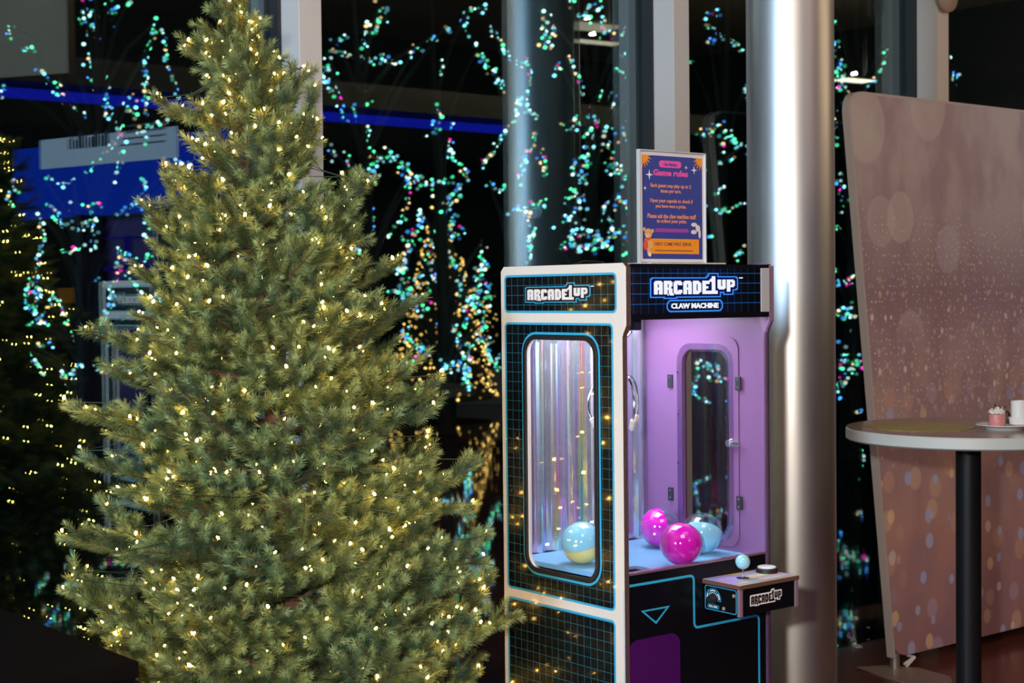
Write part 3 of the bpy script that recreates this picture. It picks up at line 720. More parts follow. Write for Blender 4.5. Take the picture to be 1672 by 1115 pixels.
plate('title_ring', [rrect(*pa, (pa[3]-pa[1])*.49), rrect(pa[0]+.0035, pa[1]+.0035, pa[2]-.0035, pa[3]-.0035, (pa[3]-pa[1])*.49-.0035)[::-1]], .0008, FR(hy-.0005), M['lit_blue'], mc)
text('title_lettering', 'CLAW MACHINE', (pa[0]+pa[2])/2, (pa[1]+pa[3])/2, (pa[2]-pa[0])*.84, (pa[3]-pa[1])*.44, FR(hy-.0005), M['lit_white'], mc, .0008, 0, .045)
# inside lamp bars
MB().box(.08, .165, 1.450, MW-.08, .180, 1.462).box(.08, MD-.09, 1.450, MW-.08, MD-.075, 1.462).build('lamp_bar', M['led'], mc)
ill = lamp('claw_machine_light', 'AREA', MR @ Vector((MW/2, MD*.62, 1.448)), 4.4, (.84, .90, 1.0), .34, MR @ Vector((MW/2, MD/2, 0)), size_y=.30)
# gantry
MB().box(th, .12, 1.437, rx, .15, 1.447).build('gantry_rail', M['dark_hinge'], mc)
# claw, hanging from the gantry
cw, cd_ = .102, .112
cl = empty('claw', (0, 0, 0), 0); cl.parent = mc
MB().box(cw-.035, cd_-.035, 1.405, cw+.035, cd_+.035, 1.437).build('carriage', M['dark_hinge'], cl, bevel=.004)
hel = [(cw+.011*math.cos(a_*.55), cd_+.011*math.sin(a_*.55), 1.405-.00060*a_) for a_ in range(0, 190)]
MB().tube(hel, .0022, 5).build('spring', M['black_matte'], cl, smooth=True)
zc = 1.292
MB().lathe([(0, zc-.012), (.014, zc-.010), (.018, zc), (.012, zc+.010), (0, zc+.012)], 16, Matrix.Translation((cw, cd_, 0))).build('hub', M['chrome'], cl, smooth=True)
for a_ in (2.47, 4.31, .35):
    ca, sa = math.cos(a_), math.sin(a_)
    P = [(cw+ca*r, cd_+sa*r, z_) for r, z_ in ((.012, zc+.004), (.040, zc+.002), (.068, zc-.018), (.083, zc-.050), (.085, zc-.082), (.074, zc-.106))]
    P = fillet([Vector(p) for p in P], .012, 3)
    am = MB().tube(P, .0027, 8).build('arm', M['chrome'], cl, smooth=True)
    e = Vector(P[-1]); d = (Vector(P[-1])-Vector(P[-2])).normalized()
    MB().tube([e-d*.006, e-d*.004, e+d*.018, e+d*.023], [.005, .0075, .0075, .004], 10).build('grip', M['white_plastic'], am, smooth=True)
lp = [(.16, .34-.20*t, 1.40-.055*math.sin(math.pi*t)) for t in [i/14 for i in range(15)]]
MB().tube(lp, .0028, 8).build('cable_loop', M['chrome'], cl, smooth=True)
# capsules resting on the deck
def capsule(px, py, d, rpx, colour, axis, label, cl2=None):
    q = on_plane(px, py, (0, 0, zdeck+.0535), Vector((0, 0, 1))); r = .0535
    e = empty('capsule', (q.x, q.y, zdeck+.0005), 0, label, 'capsule', 'plastic prize capsules in the claw machine')
    qt = Vector((0, 0, 1)).rotation_difference(Vector(axis).normalized()).to_matrix().to_4x4(); Mx = Matrix.Translation((0, 0, r)) @ qt
    h = [(r*math.sin(math.pi/2*i/12), r*math.cos(math.pi/2*i/12)) for i in range(13)]
    MB().lathe(h, 36, Mx).build('coloured_half', M[colour], e, smooth=True)
    h2 = [(a_*.995, -b_) for a_, b_ in h][::-1]
    MB().lathe(h2, 36, Mx).build('second_half', M[cl2] if cl2 else M['capsule_clear'], e, smooth=True)
    MB().lathe([(r*.985, -.0012), (r*1.012, -.0012), (r*1.012, .0012), (r*.985, .0012)], 36, Mx).build('seam', M['capsule_clear'], e, smooth=True)
capsule(1112, 888, 0, 37, 'magenta', (-.2, -.92, -.05), 'magenta and clear capsule in front of the other two')
capsule(1078, 861, 0, 33, 'magenta', (-.95, -.33, -.1), 'magenta capsule behind, beside the acrylic chute wall')
capsule(1146, 870, 0, 35, 'sky_capsule', (-.18, -.62, -.75), 'pale blue capsule with clear top, near the access door')
capsule(950, 886, 0, 35, 'yellow_capsule', (.25, .22, -.9), 'pale blue and yellow capsule seen through the left side window', 'sky_capsule')
# control box
bq = [.263, -.123, .712, .476, .0, .790]
cb = empty('control_box', (0, 0, 0), 0); cb.parent = mc; cb['label'] = 'control box with joystick and white button'
MB().box(.267, -.119, .712, .472, .0, .778).build('box_body', M['black'], cb, bevel=.002)
MB().box(.263, -.124, .778, .477, .004, .788).build('top_board', mat('brown_edge_board', (.16, .075, .05), .4, .2), cb, bevel=.001)
MB().box(.266, -.121, .788, .474, .002, .7888).build('top_print', M['holo_flat'], cb)
MB().box(.264, -.122, .711, .276, -.113, .778).box(.464, -.122, .711, .476, -.113, .778).build('corner_trim', M['pink_edge'], cb, bevel=.0015)
fbx = lambda px, py: fl(px, py, -.119)
bx = bbox_f(fbx, 1226, 965, 1275, 984)
cellmesh('box_logo_back', D2, bx, FR(-.119), M['logo_white'], cb, .0005, 0)
cellmesh('box_logo', cells, bx, FR(-.119), M['dark_print'], cb, .0005, .0005)
# left face of the box: outline, dial, screws
SB = SD(.267)
ribbon('face_outline', fillet([(.004, .716), (.108, .716), (.108, .774), (.004, .774)], .005, 4, True), .0016, .0005, SB, M['blue_line'], cb, closed=True)
dcx, dcz = .031, .743
kn = MB().lathe([(.0135, 0), (.0135, .004), (.010, .010), (.009, .016), (0, .017)], 24, Matrix.Translation((.267, -dcx, dcz)) @ Matrix.Rotation(-math.pi/2, 4, 'Y')).build('dial', M['black_matte'], cb, smooth=True)
def arc(r0, r1, a0, a1, n=8):
    return [(dcx+r1*math.cos(math.radians(a0+(a1-a0)*i/n)), dcz+r1*math.sin(math.radians(a0+(a1-a0)*i/n))) for i in range(n+1)]+[(dcx+r0*math.cos(math.radians(a1-(a1-a0)*i/n)), dcz+r0*math.sin(math.radians(a1-(a1-a0)*i/n))) for i in range(n+1)]
for a0, a1 in ((188, 132), (128, 58), (54, -8)):
    pl = arc(.0165, .0255, a0, a1); ribbon('dial_scale', pl, .0011, .0005, SB, M['blue_line'], cb, closed=True)
    mid = (a0+a1)/2; s_ = .30 if abs(a1-a0) < 60 else .34
    pl = arc(.0195, .0225, mid+abs(a1-a0)*s_, mid-abs(a1-a0)*s_, 5); plate('dial_mark', [pl[::-1]], .0006, SB, M['logo_white'], cb)
ribbon('dial_ring', arc(.0150, .0156, 150, 30)[:9], .0009, .0005, SB, M['logo_white'], cb)
lb = [(.012, .7205), (.050, .7205), (.050, .7285), (.012, .7285)]
ribbon('level_ring', fillet(lb, .0036, 4, True), .0011, .0005, SB, M['blue_line'], cb, closed=True)
text('level_lettering', 'SKILL LEVEL', .031, .7245, .030, .0040, SB, M['logo_white'], cb, .0006, 0, .04)
for u_, v_ in ((.100, .760), (.066, .724)):
    MB().lathe([(0, 0), (.0050, 0), (.0045, .0015), (.0015, .0022), (0, .0012)], 14, Matrix.Translation((.267, -u_, v_)) @ Matrix.Rotation(-math.pi/2, 4, 'Y')).build('bolt', mat('brass_bolt', (.75, .60, .48), .3, .8), cb, smooth=True)
zt_ = .7888
def ftop(px, py, zz=zt_):
    q = MI @ on_floor(px, py, zz); return q.x, q.y
jx, jy = ftop(1213, 944)
js = empty('joystick', (0, 0, 0), 0); js.parent = cb
MB().lathe([(.016, 0), (.016, .0012), (.006, .003), (0, .003)], 20, Matrix.Translation((jx, jy, zt_))).build('dust_cover', M['dark_hinge'], js, smooth=True)
MB().tube([(jx, jy, zt_), (jx, jy, zt_+.030)], .0032, 10).build('shaft', M['chrome'], js, smooth=True)
h = [(.0185*math.sin(math.pi*i/16), .0185*-math.cos(math.pi*i/16)) for i in range(17)]
MB().lathe(h, 24, Matrix.Translation((jx, jy, zt_+.041))).build('ball_top', mat('pale_cyan_ball', (.30, .62, .68), .12, coat=.8), js, smooth=True)
js.name = 'joystick'
bx_, by_ = ftop(1252, 934)
pb = MB().lathe([(.0275, 0), (.0275, .010), (.024, .012), (0, .012)], 28, Matrix.Translation((bx_, by_, zt_))).build('push_button', M['black_matte'], cb, smooth=True)
MB().lathe([(.0235, .0115), (.0235, .0145), (.018, .0165), (0, .017)], 28, Matrix.Translation((bx_, by_, zt_))).build('button_cap', mat('white_button', (.86, .85, .88), .25, coat=.3), pb, smooth=True)
kx, ky = ftop(1188, 934)
MB().lathe([(.010, 0), (.010, .004), (.007, .009), (0, .010)], 16, Matrix.Translation((kx, ky, zt_))).build('small_knob', mat('pearl_knob', (.62, .58, .62), .3), cb, smooth=True)
for q in ((.10, .02), (.38, .06)):
    MB().tube([(q[0], .30, MH), (q[0]+.02, .27, MH+.012), (q[0]+.07, .26, MH+.009), (q[0]+.12, .30, MH+.001)], .003, 6).build('power_cable', M['black_matte'], mc, smooth=True)

# ------------------------------------------------------------------ rules sign on top of the machine
sy = .120
sgx0, sgz1 = fl(1043.5, 246, sy); sgx1, _ = fl(1150, 250, sy); sgz0 = MH
sgc = (sgx0+sgx1)/2; sw = (sgx1-sgx0); sh = fl(1097, 247, sy)[1]-MH
sg = empty('rules_sign', MR @ Vector((sgc, sy, MH)), ANG, 'blue and orange game rules sign in a clear stand on top of the claw machine', 'sign')
M['sign_clear'] = clear('sign_acrylic', (.96, .97, .98), .10, .0)
MB().box(-sw/2, .004, .004, sw/2, .007, sh).build('back_sheet', M['sign_clear'], sg)
MB().box(-sw/2-.004, -.045, 0, sw/2+.030, .05, .004).build('base', mat('frosted_edge', (.55, .55, .55), .3), sg, bevel=.001)
e_ = mat('bright_acrylic_edge', (.70, .70, .72), .15, .3)
MB().box(-sw/2-.002, -.004, .004, -sw/2+.001, .008, sh).box(sw/2-.001, -.004, .004, sw/2+.002, .008, sh).box(-sw/2, -.004, sh-.003, sw/2, .008, sh).build('edges', e_, sg)
MB().box(-sw/2+.001, 0, .006, sw/2-.001, .003, sh-.004).build('paper', mat('white_paper', (.66, .62, .62), .6), sg)
blue = mat('poster_blue', (.040, .055, .26), .35); org = mat('poster_orange', (.86, .28, .015), .5); pink = mat('poster_pink', (.78, .09, .36), .5); coral = mat('poster_coral', (.80, .27, .13), .5)
FS = lambda u, v, w_: (u, -w_, v)
iw, ih0, ih1 = sw/2-.0095, .014, sh-.013
plate('poster_field', [[(-iw, ih0), (iw, ih0), (iw, ih1), (-iw, ih1)]], .0004, FS, blue, sg)
W0 = .0004
def pxs(px, py):                               # sign pixel -> poster coordinates
    q = MI @ on_plane(px, py, MR @ Vector((0, sy, 0)), N); return q.x-sgc, q.z-MH
for sx in (-1, 1):
    c = (sx*iw, ih1); P = [c]
    for k in range(11):
        a_ = math.radians(0 if sx < 0 else 180)+math.radians(-9*k)*(1 if sx < 0 else -1)
        rr_ = (.034 if k % 2 == 0 else .019)
        P.append((c[0]+rr_*math.cos(a_), c[1]+rr_*math.sin(a_)))
    plate('sunburst', [P], .0003, FS, org, sg, W0)
for px, py, s_ in ((1060, 285, .013), (1133, 278, .011), (1120, 274, .006), (1053, 307, .006)):
    c = pxs(px, py); P = []
    for k in range(8):
        rr_ = s_ if k % 2 == 0 else s_*.25; P.append((c[0]+rr_*math.cos(k*math.pi/4), c[1]+rr_*math.sin(k*math.pi/4)))
    plate('sparkle', [P], .0003, FS, M['logo_white'], sg, W0)
def ptext(nm, body, x0, y0, x1, y1, mt, bold=.02):
    a_ = pxs(x0, (y0+y1)/2); b_ = pxs(x1, (y0+y1)/2); t_ = pxs((x0+x1)/2, y0); d_ = pxs((x0+x1)/2, y1)
    return text(nm, body, (a_[0]+b_[0])/2, (t_[1]+d_[1])/2, b_[0]-a_[0], t_[1]-d_[1], FS, mt, sg, .0003, W0+.0003, bold)
a_ = pxs(1076, 273); b_ = pxs(1112, 264)
plate('title_pill', [rrect(a_[0], a_[1], b_[0], b_[1], abs(b_[1]-a_[1])*.45)], .0003, FS, pink, sg, W0)
ptext('pill_lettering', 'Claw Machine', 1083, 266, 1105, 271.5, blue)
ptext('title_lettering', 'Game rules', 1066, 277.5, 1123, 288, pink, .045)
for body, x0, y0, x1, y1 in (('Each guest may play up to 2', 1062, 300.5, 1128, 308.5), ('times per turn.', 1078, 309.5, 1112, 317), ('Open your capsule to check if', 1061, 325, 1131, 333), ('you have won a prize.', 1070, 334, 1120, 341.5),
                             ('Please ask the claw machine staff', 1057, 349.5, 1136, 357), ('to collect your prize.', 1072, 358, 1121, 366)):
    ptext('rules_lettering', body, x0, y0, x1, y1, coral, .025)
for y0 in (374.5, 377.5):
    a_ = pxs(1070, y0+1.2); b_ = pxs(1124, y0-.4); plate('small_print', [[(a_[0], a_[1]), (b_[0], a_[1]), (b_[0], b_[1]), (a_[0], b_[1])]], .0003, FS, mat('poster_purple', (.36, .05, .34), .5), sg, W0)
a_ = pxs(1062, 414); b_ = pxs(1141, 391)
plate('orange_band', [[(a_[0], a_[1]), (b_[0], a_[1]), (b_[0], b_[1]), (a_[0], b_[1])]], .0003, FS, org, sg, W0)
ptext('band_lettering', 'FIRST COME FIRST SERVE', 1069, 396, 1128, 401.5, mat('poster_plum', (.12, .02, .06), .5), .01)
a_ = pxs(1069, 410); b_ = pxs(1131, 408.6); plate('small_print', [[(a_[0], a_[1]), (b_[0], a_[1]), (b_[0], b_[1]), (a_[0], b_[1])]], .0003, FS, mat('poster_brown', (.40, .10, .02), .5), sg, W0+.0003)
def disc(nm, px, py, rx_, ry_, mt, w_, rot=0):
    c = pxs(px, py); P = []
    for k in range(18):
        t_ = k*math.pi/9; xx, yy = rx_*math.cos(t_), ry_*math.sin(t_); P.append((c[0]+xx*math.cos(rot)-yy*math.sin(rot), c[1]+xx*math.sin(rot)+yy*math.cos(rot)))
    return plate(nm, [P], .0003, FS, mt, sg, w_)
tan = mat('toy_tan', (.72, .36, .14), .6); cream = mat('toy_cream', (.82, .66, .44), .6); red = mat('toy_red', (.72, .08, .04), .6); wht = mat('toy_white', (.74, .60, .62), .6); drk = mat('toy_dark', (.03, .02, .02), .5)
for nm, px, py, a_, b_, mt, wz in (('printed_bear', 1051.5, 374, .005, .005, tan, 1), ('printed_bear', 1065, 377, .005, .005, tan, 1), ('printed_bear', 1057.5, 397, .0125, .017, tan, 1), ('printed_bear', 1059, 410, .0055, .012, tan, 2), ('printed_bear', 1060.5, 415, .0045, .006, cream, 3),
                                   ('printed_bear', 1064, 400, .0035, .010, tan, 2), ('printed_bear', 1054, 400, .008, .013, red, 2), ('printed_bear', 1058, 381, .0125, .0125, tan, 3), ('printed_bear', 1056.5, 384, .0048, .005, cream, 4), ('printed_bear', 1056.5, 383, .0014, .0014, drk, 5),
                                   ('printed_bear', 1054.5, 380, .001, .001, drk, 5), ('printed_bear', 1060, 380, .001, .001, drk, 5), ('printed_bear', 1057, 390, .009, .0035, red, 5),
                                   ('printed_bunny', 1133, 367, .0105, .0052, wht, 1), ('printed_bunny', 1132.5, 379, .0105, .0056, wht, 1), ('printed_bunny', 1139, 373, .0080, .0085, wht, 2), ('printed_bunny', 1142, 382, .0040, .0115, wht, 1)):
    disc(nm, px, py, a_, b_, mt, W0+.0003*wz)

# ------------------------------------------------------------------ backdrop
bf = on_floor(1458, 1092); bf.z = 0
def bd(px, py): q = on_plane(px, py, bf, N); d = q-bf; return d.dot(T), q.z
bk = empty('photo_backdrop', bf, ANG, 'large pink bokeh printed fabric backdrop behind the bar table', 'backdrop')
tl = bd(1376, 150); bl_ = bd(1452, 1072)
BWD = 2.45; zb0 = bl_[1]; zt1 = tl[1]-.005
zr = bd(1672, 178)[1]
P = [(bl_[0], zb0), (bl_[0]+BWD-.25, zb0), (BWD+tl[0], zt1), (tl[0], zt1)]
P = fillet([Vector((a_, b_)) for a_, b_ in P[:2]]+[Vector(P[2]), Vector(P[3])], .085, 8, True)
m = mat('pink_bokeh_fabric', (.4, .25, .25), .75); g = NT(m); o = g.sep(); zz = o[2]
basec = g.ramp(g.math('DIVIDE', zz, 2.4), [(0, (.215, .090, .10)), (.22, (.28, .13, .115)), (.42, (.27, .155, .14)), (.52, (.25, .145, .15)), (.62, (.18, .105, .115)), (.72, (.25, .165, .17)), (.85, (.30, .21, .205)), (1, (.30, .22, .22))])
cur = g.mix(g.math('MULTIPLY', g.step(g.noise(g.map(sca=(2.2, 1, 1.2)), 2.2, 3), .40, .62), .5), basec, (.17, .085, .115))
def layer(cur, scale, sx, sz, r0, soft, z0, z1, cols, amt, seed):
    cb_ = g.nt.nodes.new('ShaderNodeCombineXYZ'); g.inp(cb_.inputs[0], g.math('MULTIPLY_ADD', o[0], sx, seed)); g.inp(cb_.inputs[1], g.math('MULTIPLY_ADD', zz, sz, seed))
    d, c = g.voro(cb_.outputs[0], scale, .9); d.node.voronoi_dimensions = '2D'; s = g.nt.nodes.new('ShaderNodeSeparateColor'); g.nt.links.new(c, s.inputs[0])
    rad = g.math('MULTIPLY_ADD', s.outputs[0], r0*.5, r0*.6); f = g.math('SUBTRACT', 1.0, g.step(g.math('DIVIDE', d, rad), 1-soft, 1.0))
    f = g.math('MULTIPLY', f, g.math('MULTIPLY', g.step(zz, z0-.12, z0+.12), g.math('SUBTRACT', 1.0, g.step(zz, z1-.15, z1+.15))))
    f = g.math('MULTIPLY', g.math('MULTIPLY', f, g.step(s.outputs[1], .15, .45)), amt)
    cc_ = g.ramp(s.outputs[2], cols, 'CONSTANT'); return g.mix(f, cur, cc_)
cur = layer(cur, 2.6, 1.0, .8, .34, .12, 1.35, 2.6, [(0, (.40, .30, .28)), (.5, (.46, .34, .24)), (.8, (.34, .26, .29))], .38, 3.1)
cur = layer(cur, 2.2, 1.0, .85, .30, .12, 1.45, 2.6, [(0, (.38, .29, .26)), (.6, (.34, .26, .30))], .30, 9.7)
cur = layer(cur, 7, 1.0, .85, .30, .3, -.1, 1.15, [(0, (.36, .18, .14)), (.4, (.30, .19, .26)), (.7, (.42, .24, .17))], .55, 5.3)
cur = layer(cur, 9, 1.0, .8, .24, .3, -.1, 1.05, [(0, (.24, .25, .44)), (.35, (.50, .29, .17)), (.6, (.45, .32, .34)), (.8, (.28, .26, .40))], .7, 1.9)
cur = layer(cur, 20, 1.0, .7, .25, .6, .85, 1.55, [(0, (.40, .25, .20)), (.5, (.30, .20, .24)), (.8, (.50, .38, .34))], .75, 7.7)
cur = layer(cur, 42, 1.0, .8, .20, .6, 1.0, 1.80, [(0, (.45, .30, .24)), (.5, (.42, .32, .36)), (.8, (.58, .45, .40))], .8, 2.3)
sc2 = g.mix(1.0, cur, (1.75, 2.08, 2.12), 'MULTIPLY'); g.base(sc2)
plate('backing', [[tuple(q) for q in P]], .004, lambda u, v, w_: (u, .006-w_, v), mat('black_backing', (.02, .02, .02), .8), bk)
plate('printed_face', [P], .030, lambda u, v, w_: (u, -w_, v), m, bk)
seam = mat('white_seam', (.50, .44, .43), .5)
ribbon('seam_edge', fillet([Vector((bl_[0]-.004, zb0)), Vector((tl[0]-.004, zt1+.004)), Vector((tl[0]+BWD, zt1+.004))], .088, 8), .010, .034, lambda u, v, w_: (u, .004-w_, v), seam, bk)
tub = lambda z0, z1: MB().tube([(bl_[0]+.016, -.014, z0), (bl_[0]+.016, -.014, z1)], .019, 16)
tub(.006, zb0+.015).build('support_tube', mat('satin_tube', (.62, .60, .58), .3, .9), bk, smooth=True)
fo = [on_floor(x_, y_, .006)-bf for x_, y_ in ((1396, 1089), (1455, 1108), (1500, 1120), (1555, 1112), (1551, 1104), (1500, 1090), (1445, 1086))]
fo = [Vector((q.dot(T), q.dot(N))) for q in fo]
plate('foot_plate', [[tuple(q) for q in fo]], .006, lambda u, v, w_: (u, v, w_), mat('grey_foot_plate', (.33, .25, .21), .45), bk)
c0 = bd(1465, 1080); c1 = bd(1479, 1073)
mb = MB(); c0 = (c0[0], c0[1]); mb.tube([(c0[0], -.035, c0[1]-.004), (c1[0]+.01, -.035, c1[1]+.006)], .006, 6).tube([(c0[0]+.012, -.035, c0[1]-.016), (c1[0]+.012, -.035, c1[1]+.004)], .005, 6).tube([(c1[0]+.01, -.035, c1[1]+.006), (c1[0]+.01, 0, c1[1]+.006)], .005, 6)
mb.build('clip', M['white_plastic'], bk)
# paper scraps on the floor behind
sp1 = mat('white_scrap', (.75, .75, .75), .6)
for i, (lab, pts_) in enumerate((('folded triangular white paper scrap standing on the floor by the window', [(1388, 1049), (1394, 1038), (1400, 1050)]), ('flat white paper scrap lying in front of the triangular one', [(1391, 1053), (1402, 1052), (1408, 1056), (1397, 1057)]), ('tiny pale scrap on the dark floor nearest the glass', [(1414, 1027), (1420, 1025), (1420, 1029)]))):
    c = on_floor(*pts_[0]); V = []
    for px, py in pts_:
        if i != 1: V.append(on_plane(px, py, (c.x, c.y, 0), Vector((0, -1, 0))))
        else: V.append(on_floor(px, py, .002))
    n = len(V); zmin = min(q.z for q in V)
    V = [q-Vector((0, 0, zmin-.001)) for q in V]; V2 = [q+Vector((0, .003, .0)) if i != 1 else q+Vector((0, 0, .002)) for q in V]
    ce = sum(V, Vector())/n; ce.z = 0
    f = [tuple(range(n)), tuple(range(n, 2*n))[::-1]]+[(k, (k+1) % n, n+(k+1) % n, n+k) for k in range(n)]
    o = MB().add([q-ce for q in V+V2], f).build('paper_scrap', sp1); o.location = ce; tag(o, lab, 'paper', 'paper scraps on the floor')

# ------------------------------------------------------------------ bar table and what stands on it
tc_ = at(1583, 697, 4.44); TH = tc_.z
tb = empty('bar_table', (tc_.x, tc_.y, 0), 0, 'high round bar table with grey rim and black post, in front of the backdrop', 'table')
RT = .352
m = mat('brown_table_top', (.30, .20, .15), .22, coat=.2, var=(3, (.26, .17, .13)))
MB().lathe([(0, TH-.001), (RT-.004, TH-.001), (RT-.002, TH), (0, TH)], 96).build('top_surface', m, tb)
MB().lathe([(0, TH-.036), (RT-.006, TH-.036), (RT, TH-.031), (RT, TH-.004), (RT-.003, TH-.0005), (0, TH-.0012)], 96).build('table_top', mat('grey_table_rim', (.42, .41, .37), .4), tb, smooth=True)
MB().lathe([(.036, .02), (.036, TH-.036)], 32, Matrix.Translation(((at(1581, 740, 4.44).x-tc_.x), 0, 0))).build('post', mat('black_metal_post', (.007, .006, .006), .45, spec=.2), tb, smooth=True)
MB().lathe([(0, 0), (.24, 0), (.24, .008), (.05, .024), (0, .024)], 48).build('base', M['black_matte'], tb, smooth=True)
m = mat('yellow_patch', (.42, .34, .07), .35, var=(14, (.30, .22, .08)))  # round mottled yellow patch lying flat on the table top
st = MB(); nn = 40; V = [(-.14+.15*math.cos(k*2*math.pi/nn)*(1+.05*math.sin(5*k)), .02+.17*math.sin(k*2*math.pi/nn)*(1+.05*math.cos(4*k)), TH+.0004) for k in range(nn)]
st.add(V+[(a_, b_, TH+.001) for a_, b_, _ in V], [tuple(range(nn))[::-1], tuple(range(nn, 2*nn))]+[(k, (k+1) % nn, nn+(k+1) % nn, nn+k) for k in range(nn)]).build('table_patch', m, tb)['label'] = 'mottled yellow round patch'
porc = mat('white_porcelain', (.66, .61, .56), .2, coat=.5)
pc = on_floor(1640, 698, TH+.004)
pl = tag(MB().lathe([(0, 0), (.052, 0), (.056, .004), (.072, .010), (.080, .013), (.079, .0145), (.070, .012), (.050, .006), (0, .005)], 48).build('saucer', porc, None, smooth=True), 'small white saucer on the bar table with dessert and cup', 'saucer')
pl.location = (pc.x, pc.y, TH)
cp = on_floor(1628, 695, TH+.006)
de = empty('dessert_cup', (cp.x, cp.y, TH+.0055), 0, 'pink dessert with whipped cream topping on the saucer', 'dessert')
MB().lathe([(0, 0), (.022, 0), (.0235, .004), (.0235, .034), (0, .034)], 28).build('pink_mousse', mat('pink_mousse', (.58, .20, .18), .5), de, smooth=True)
MB().lathe([(.0238, .001), (.0245, .001), (.0255, .053), (.0248, .053)], 28).build('cup_wall', M['acrylic'], de, smooth=True)
bm = bmesh.new(); bmesh.ops.create_icosphere(bm, subdivisions=3, radius=1)
for v_ in bm.verts:
    n_ = v_.co.copy(); k_ = 1+.20*math.sin(9*n_.x+3*n_.z)*math.cos(8*n_.y)+.12*math.sin(23*n_.x*n_.y+9*n_.z); v_.co = Vector((n_.x*.0215*k_, n_.y*.0215*k_, .042+n_.z*.0125*k_))
me = bpy.data.meshes.new('whipped_cream'); bm.to_mesh(me); bm.free(); link('whipped_cream', me, mat('cream', (.72, .64, .52), .55, bump=(200, .8, .004)), de)
for k, (dx, dy, dz) in enumerate(((-.016, -.012, .050), (.006, -.016, .053), (.018, -.006, .050), (-.004, -.006, .056))):
    MB().tube([(dx, dy, dz), (dx+.006*(-1)**k, dy-.002, dz+.008)], .0016, 5).build('chocolate_curl', mat('chocolate', (.05, .02, .02), .4), de)
cq = on_floor(1664, 695, TH+.006)
cu_ = empty('tea_cup', (cq.x, cq.y, TH+.006), 0, 'tall white cup on the saucer at the picture edge', 'cup')
MB().lathe([(0, 0), (.018, 0), (.027, .006), (.030, .024), (.0305, .026), (0, .026)], 32).build('bowl', porc, cu_, smooth=True)
MB().lathe([(0, .020), (.0225, .020), (.0235, .072), (.0215, .072), (.0205, .03), (0, .03)], 32).build('cup_body', porc, cu_, smooth=True)
MB().tube([(.012, -.022, .058), (.012, -.036, .060), (.012, -.040, .048), (.012, -.035, .036), (.012, -.021, .038)], .003, 8).build('handle', porc, cu_, smooth=True)
sp_ = on_floor(1603, 690, TH+.012)
tag(MB().tube([(0, 0, 0), (.012, -.006, -.002), (.03, -.012, -.0045)], [.0018, .0016, .0026], 6).build('teaspoon', M['chrome'], None, smooth=True), 'thin metal spoon resting on the rim of the saucer', 'spoon').location = (sp_.x, sp_.y, TH+.016)
bq_ = on_floor(1646, 694, TH+.006)
tag(MB().lathe([(0, 0), (.009, .001), (.012, .010), (.010, .034), (.005, .040), (0, .041)], 14).build('chocolate', mat('dark_chocolate', (.05, .02, .012), .35), None, smooth=True), 'small dark chocolate between the dessert and the white cup', 'chocolate').location = (bq_.x, bq_.y+.012, TH+.006)

# ------------------------------------------------------------------ dark plinth at the lower left
k0 = on_floor(220, 1079, .75)
pt_ = empty('plinth', (k0.x, k0.y, 0), ANG, 'low black cloth covered plinth in the bottom left corner', 'plinth')
MB().box(-1.1, 0, 0, 0, 1.0, .72).build('body', mat('black_cloth', (.003, .003, .003), .95, spec=.05), pt_)
MB().box(-1.12, -.008, .715, .006, 1.01, .75).build('top', mat('black_cloth_top', (.004, .003, .003), .95, spec=.05), pt_, bevel=.004)
pt_.rotation_euler = (0, 0, math.radians(40))

# ------------------------------------------------------------------ outdoors: trees wrapped in coloured lights
PAL = [((.10, 1.0, .42), 26), ((.25, .85, 1.0), 24), ((.65, 1.0, .92), 22), ((.06, .32, 1.0), 12), ((1.0, .55, .22), 8), ((1.0, .82, .55), 5), ((1.0, .02, .42), 4)]
cum = []; 
for i, (c, w_) in enumerate(PAL): cum += [i]*w_
BM = []
for i, (c, _) in enumerate(PAL):
    for j, s in enumerate((.35, 1.1, 2.8)): BM.append(emis('coloured_bulb', c, s))
def strand_mesh(pts3, n, jit, r, seed, pal=cum):
    R = random.Random(seed); seg = [(pts3[i+1]-pts3[i]).length for i in range(len(pts3)-1)]; tot = sum(seg) or 1e-6; V = []; Fc = []; mi = []
    for k in range(n):
        s = (k+R.uniform(.2, .8))/n*tot; i = 0
        while i < len(seg)-1 and s > seg[i]: s -= seg[i]; i += 1
        p = pts3[i].lerp(pts3[i+1], s/seg[i] if seg and seg[i] else 0) if seg else pts3[0].copy()
        p = p+Vector((R.gauss(0, jit), R.gauss(0, jit), R.gauss(0, jit)))
        rr_ = r*R.uniform(.6, 1.15); b = len(V); V += [tuple(p+Vector((v.x*rr_*1.1, v.y*rr_, v.z*rr_*.92))) for v in IV]; Fc += [tuple(a_+b for a_ in q) for q in IF]
        mi += [R.choice(pal)*3+R.choice((0, 1, 1, 2, 2))]*len(IF)
    return V, Fc, mi
def bulb_obj(V, Fc, mi, parent, mats, name='light_strand'):
    me = pyd(name, V, Fc); 
    for m_ in mats: me.materials.append(m_)
    me.polygons.foreach_set('material_index', mi); o = link(name, me, None, parent); o['kind'] = 'stuff'; return o
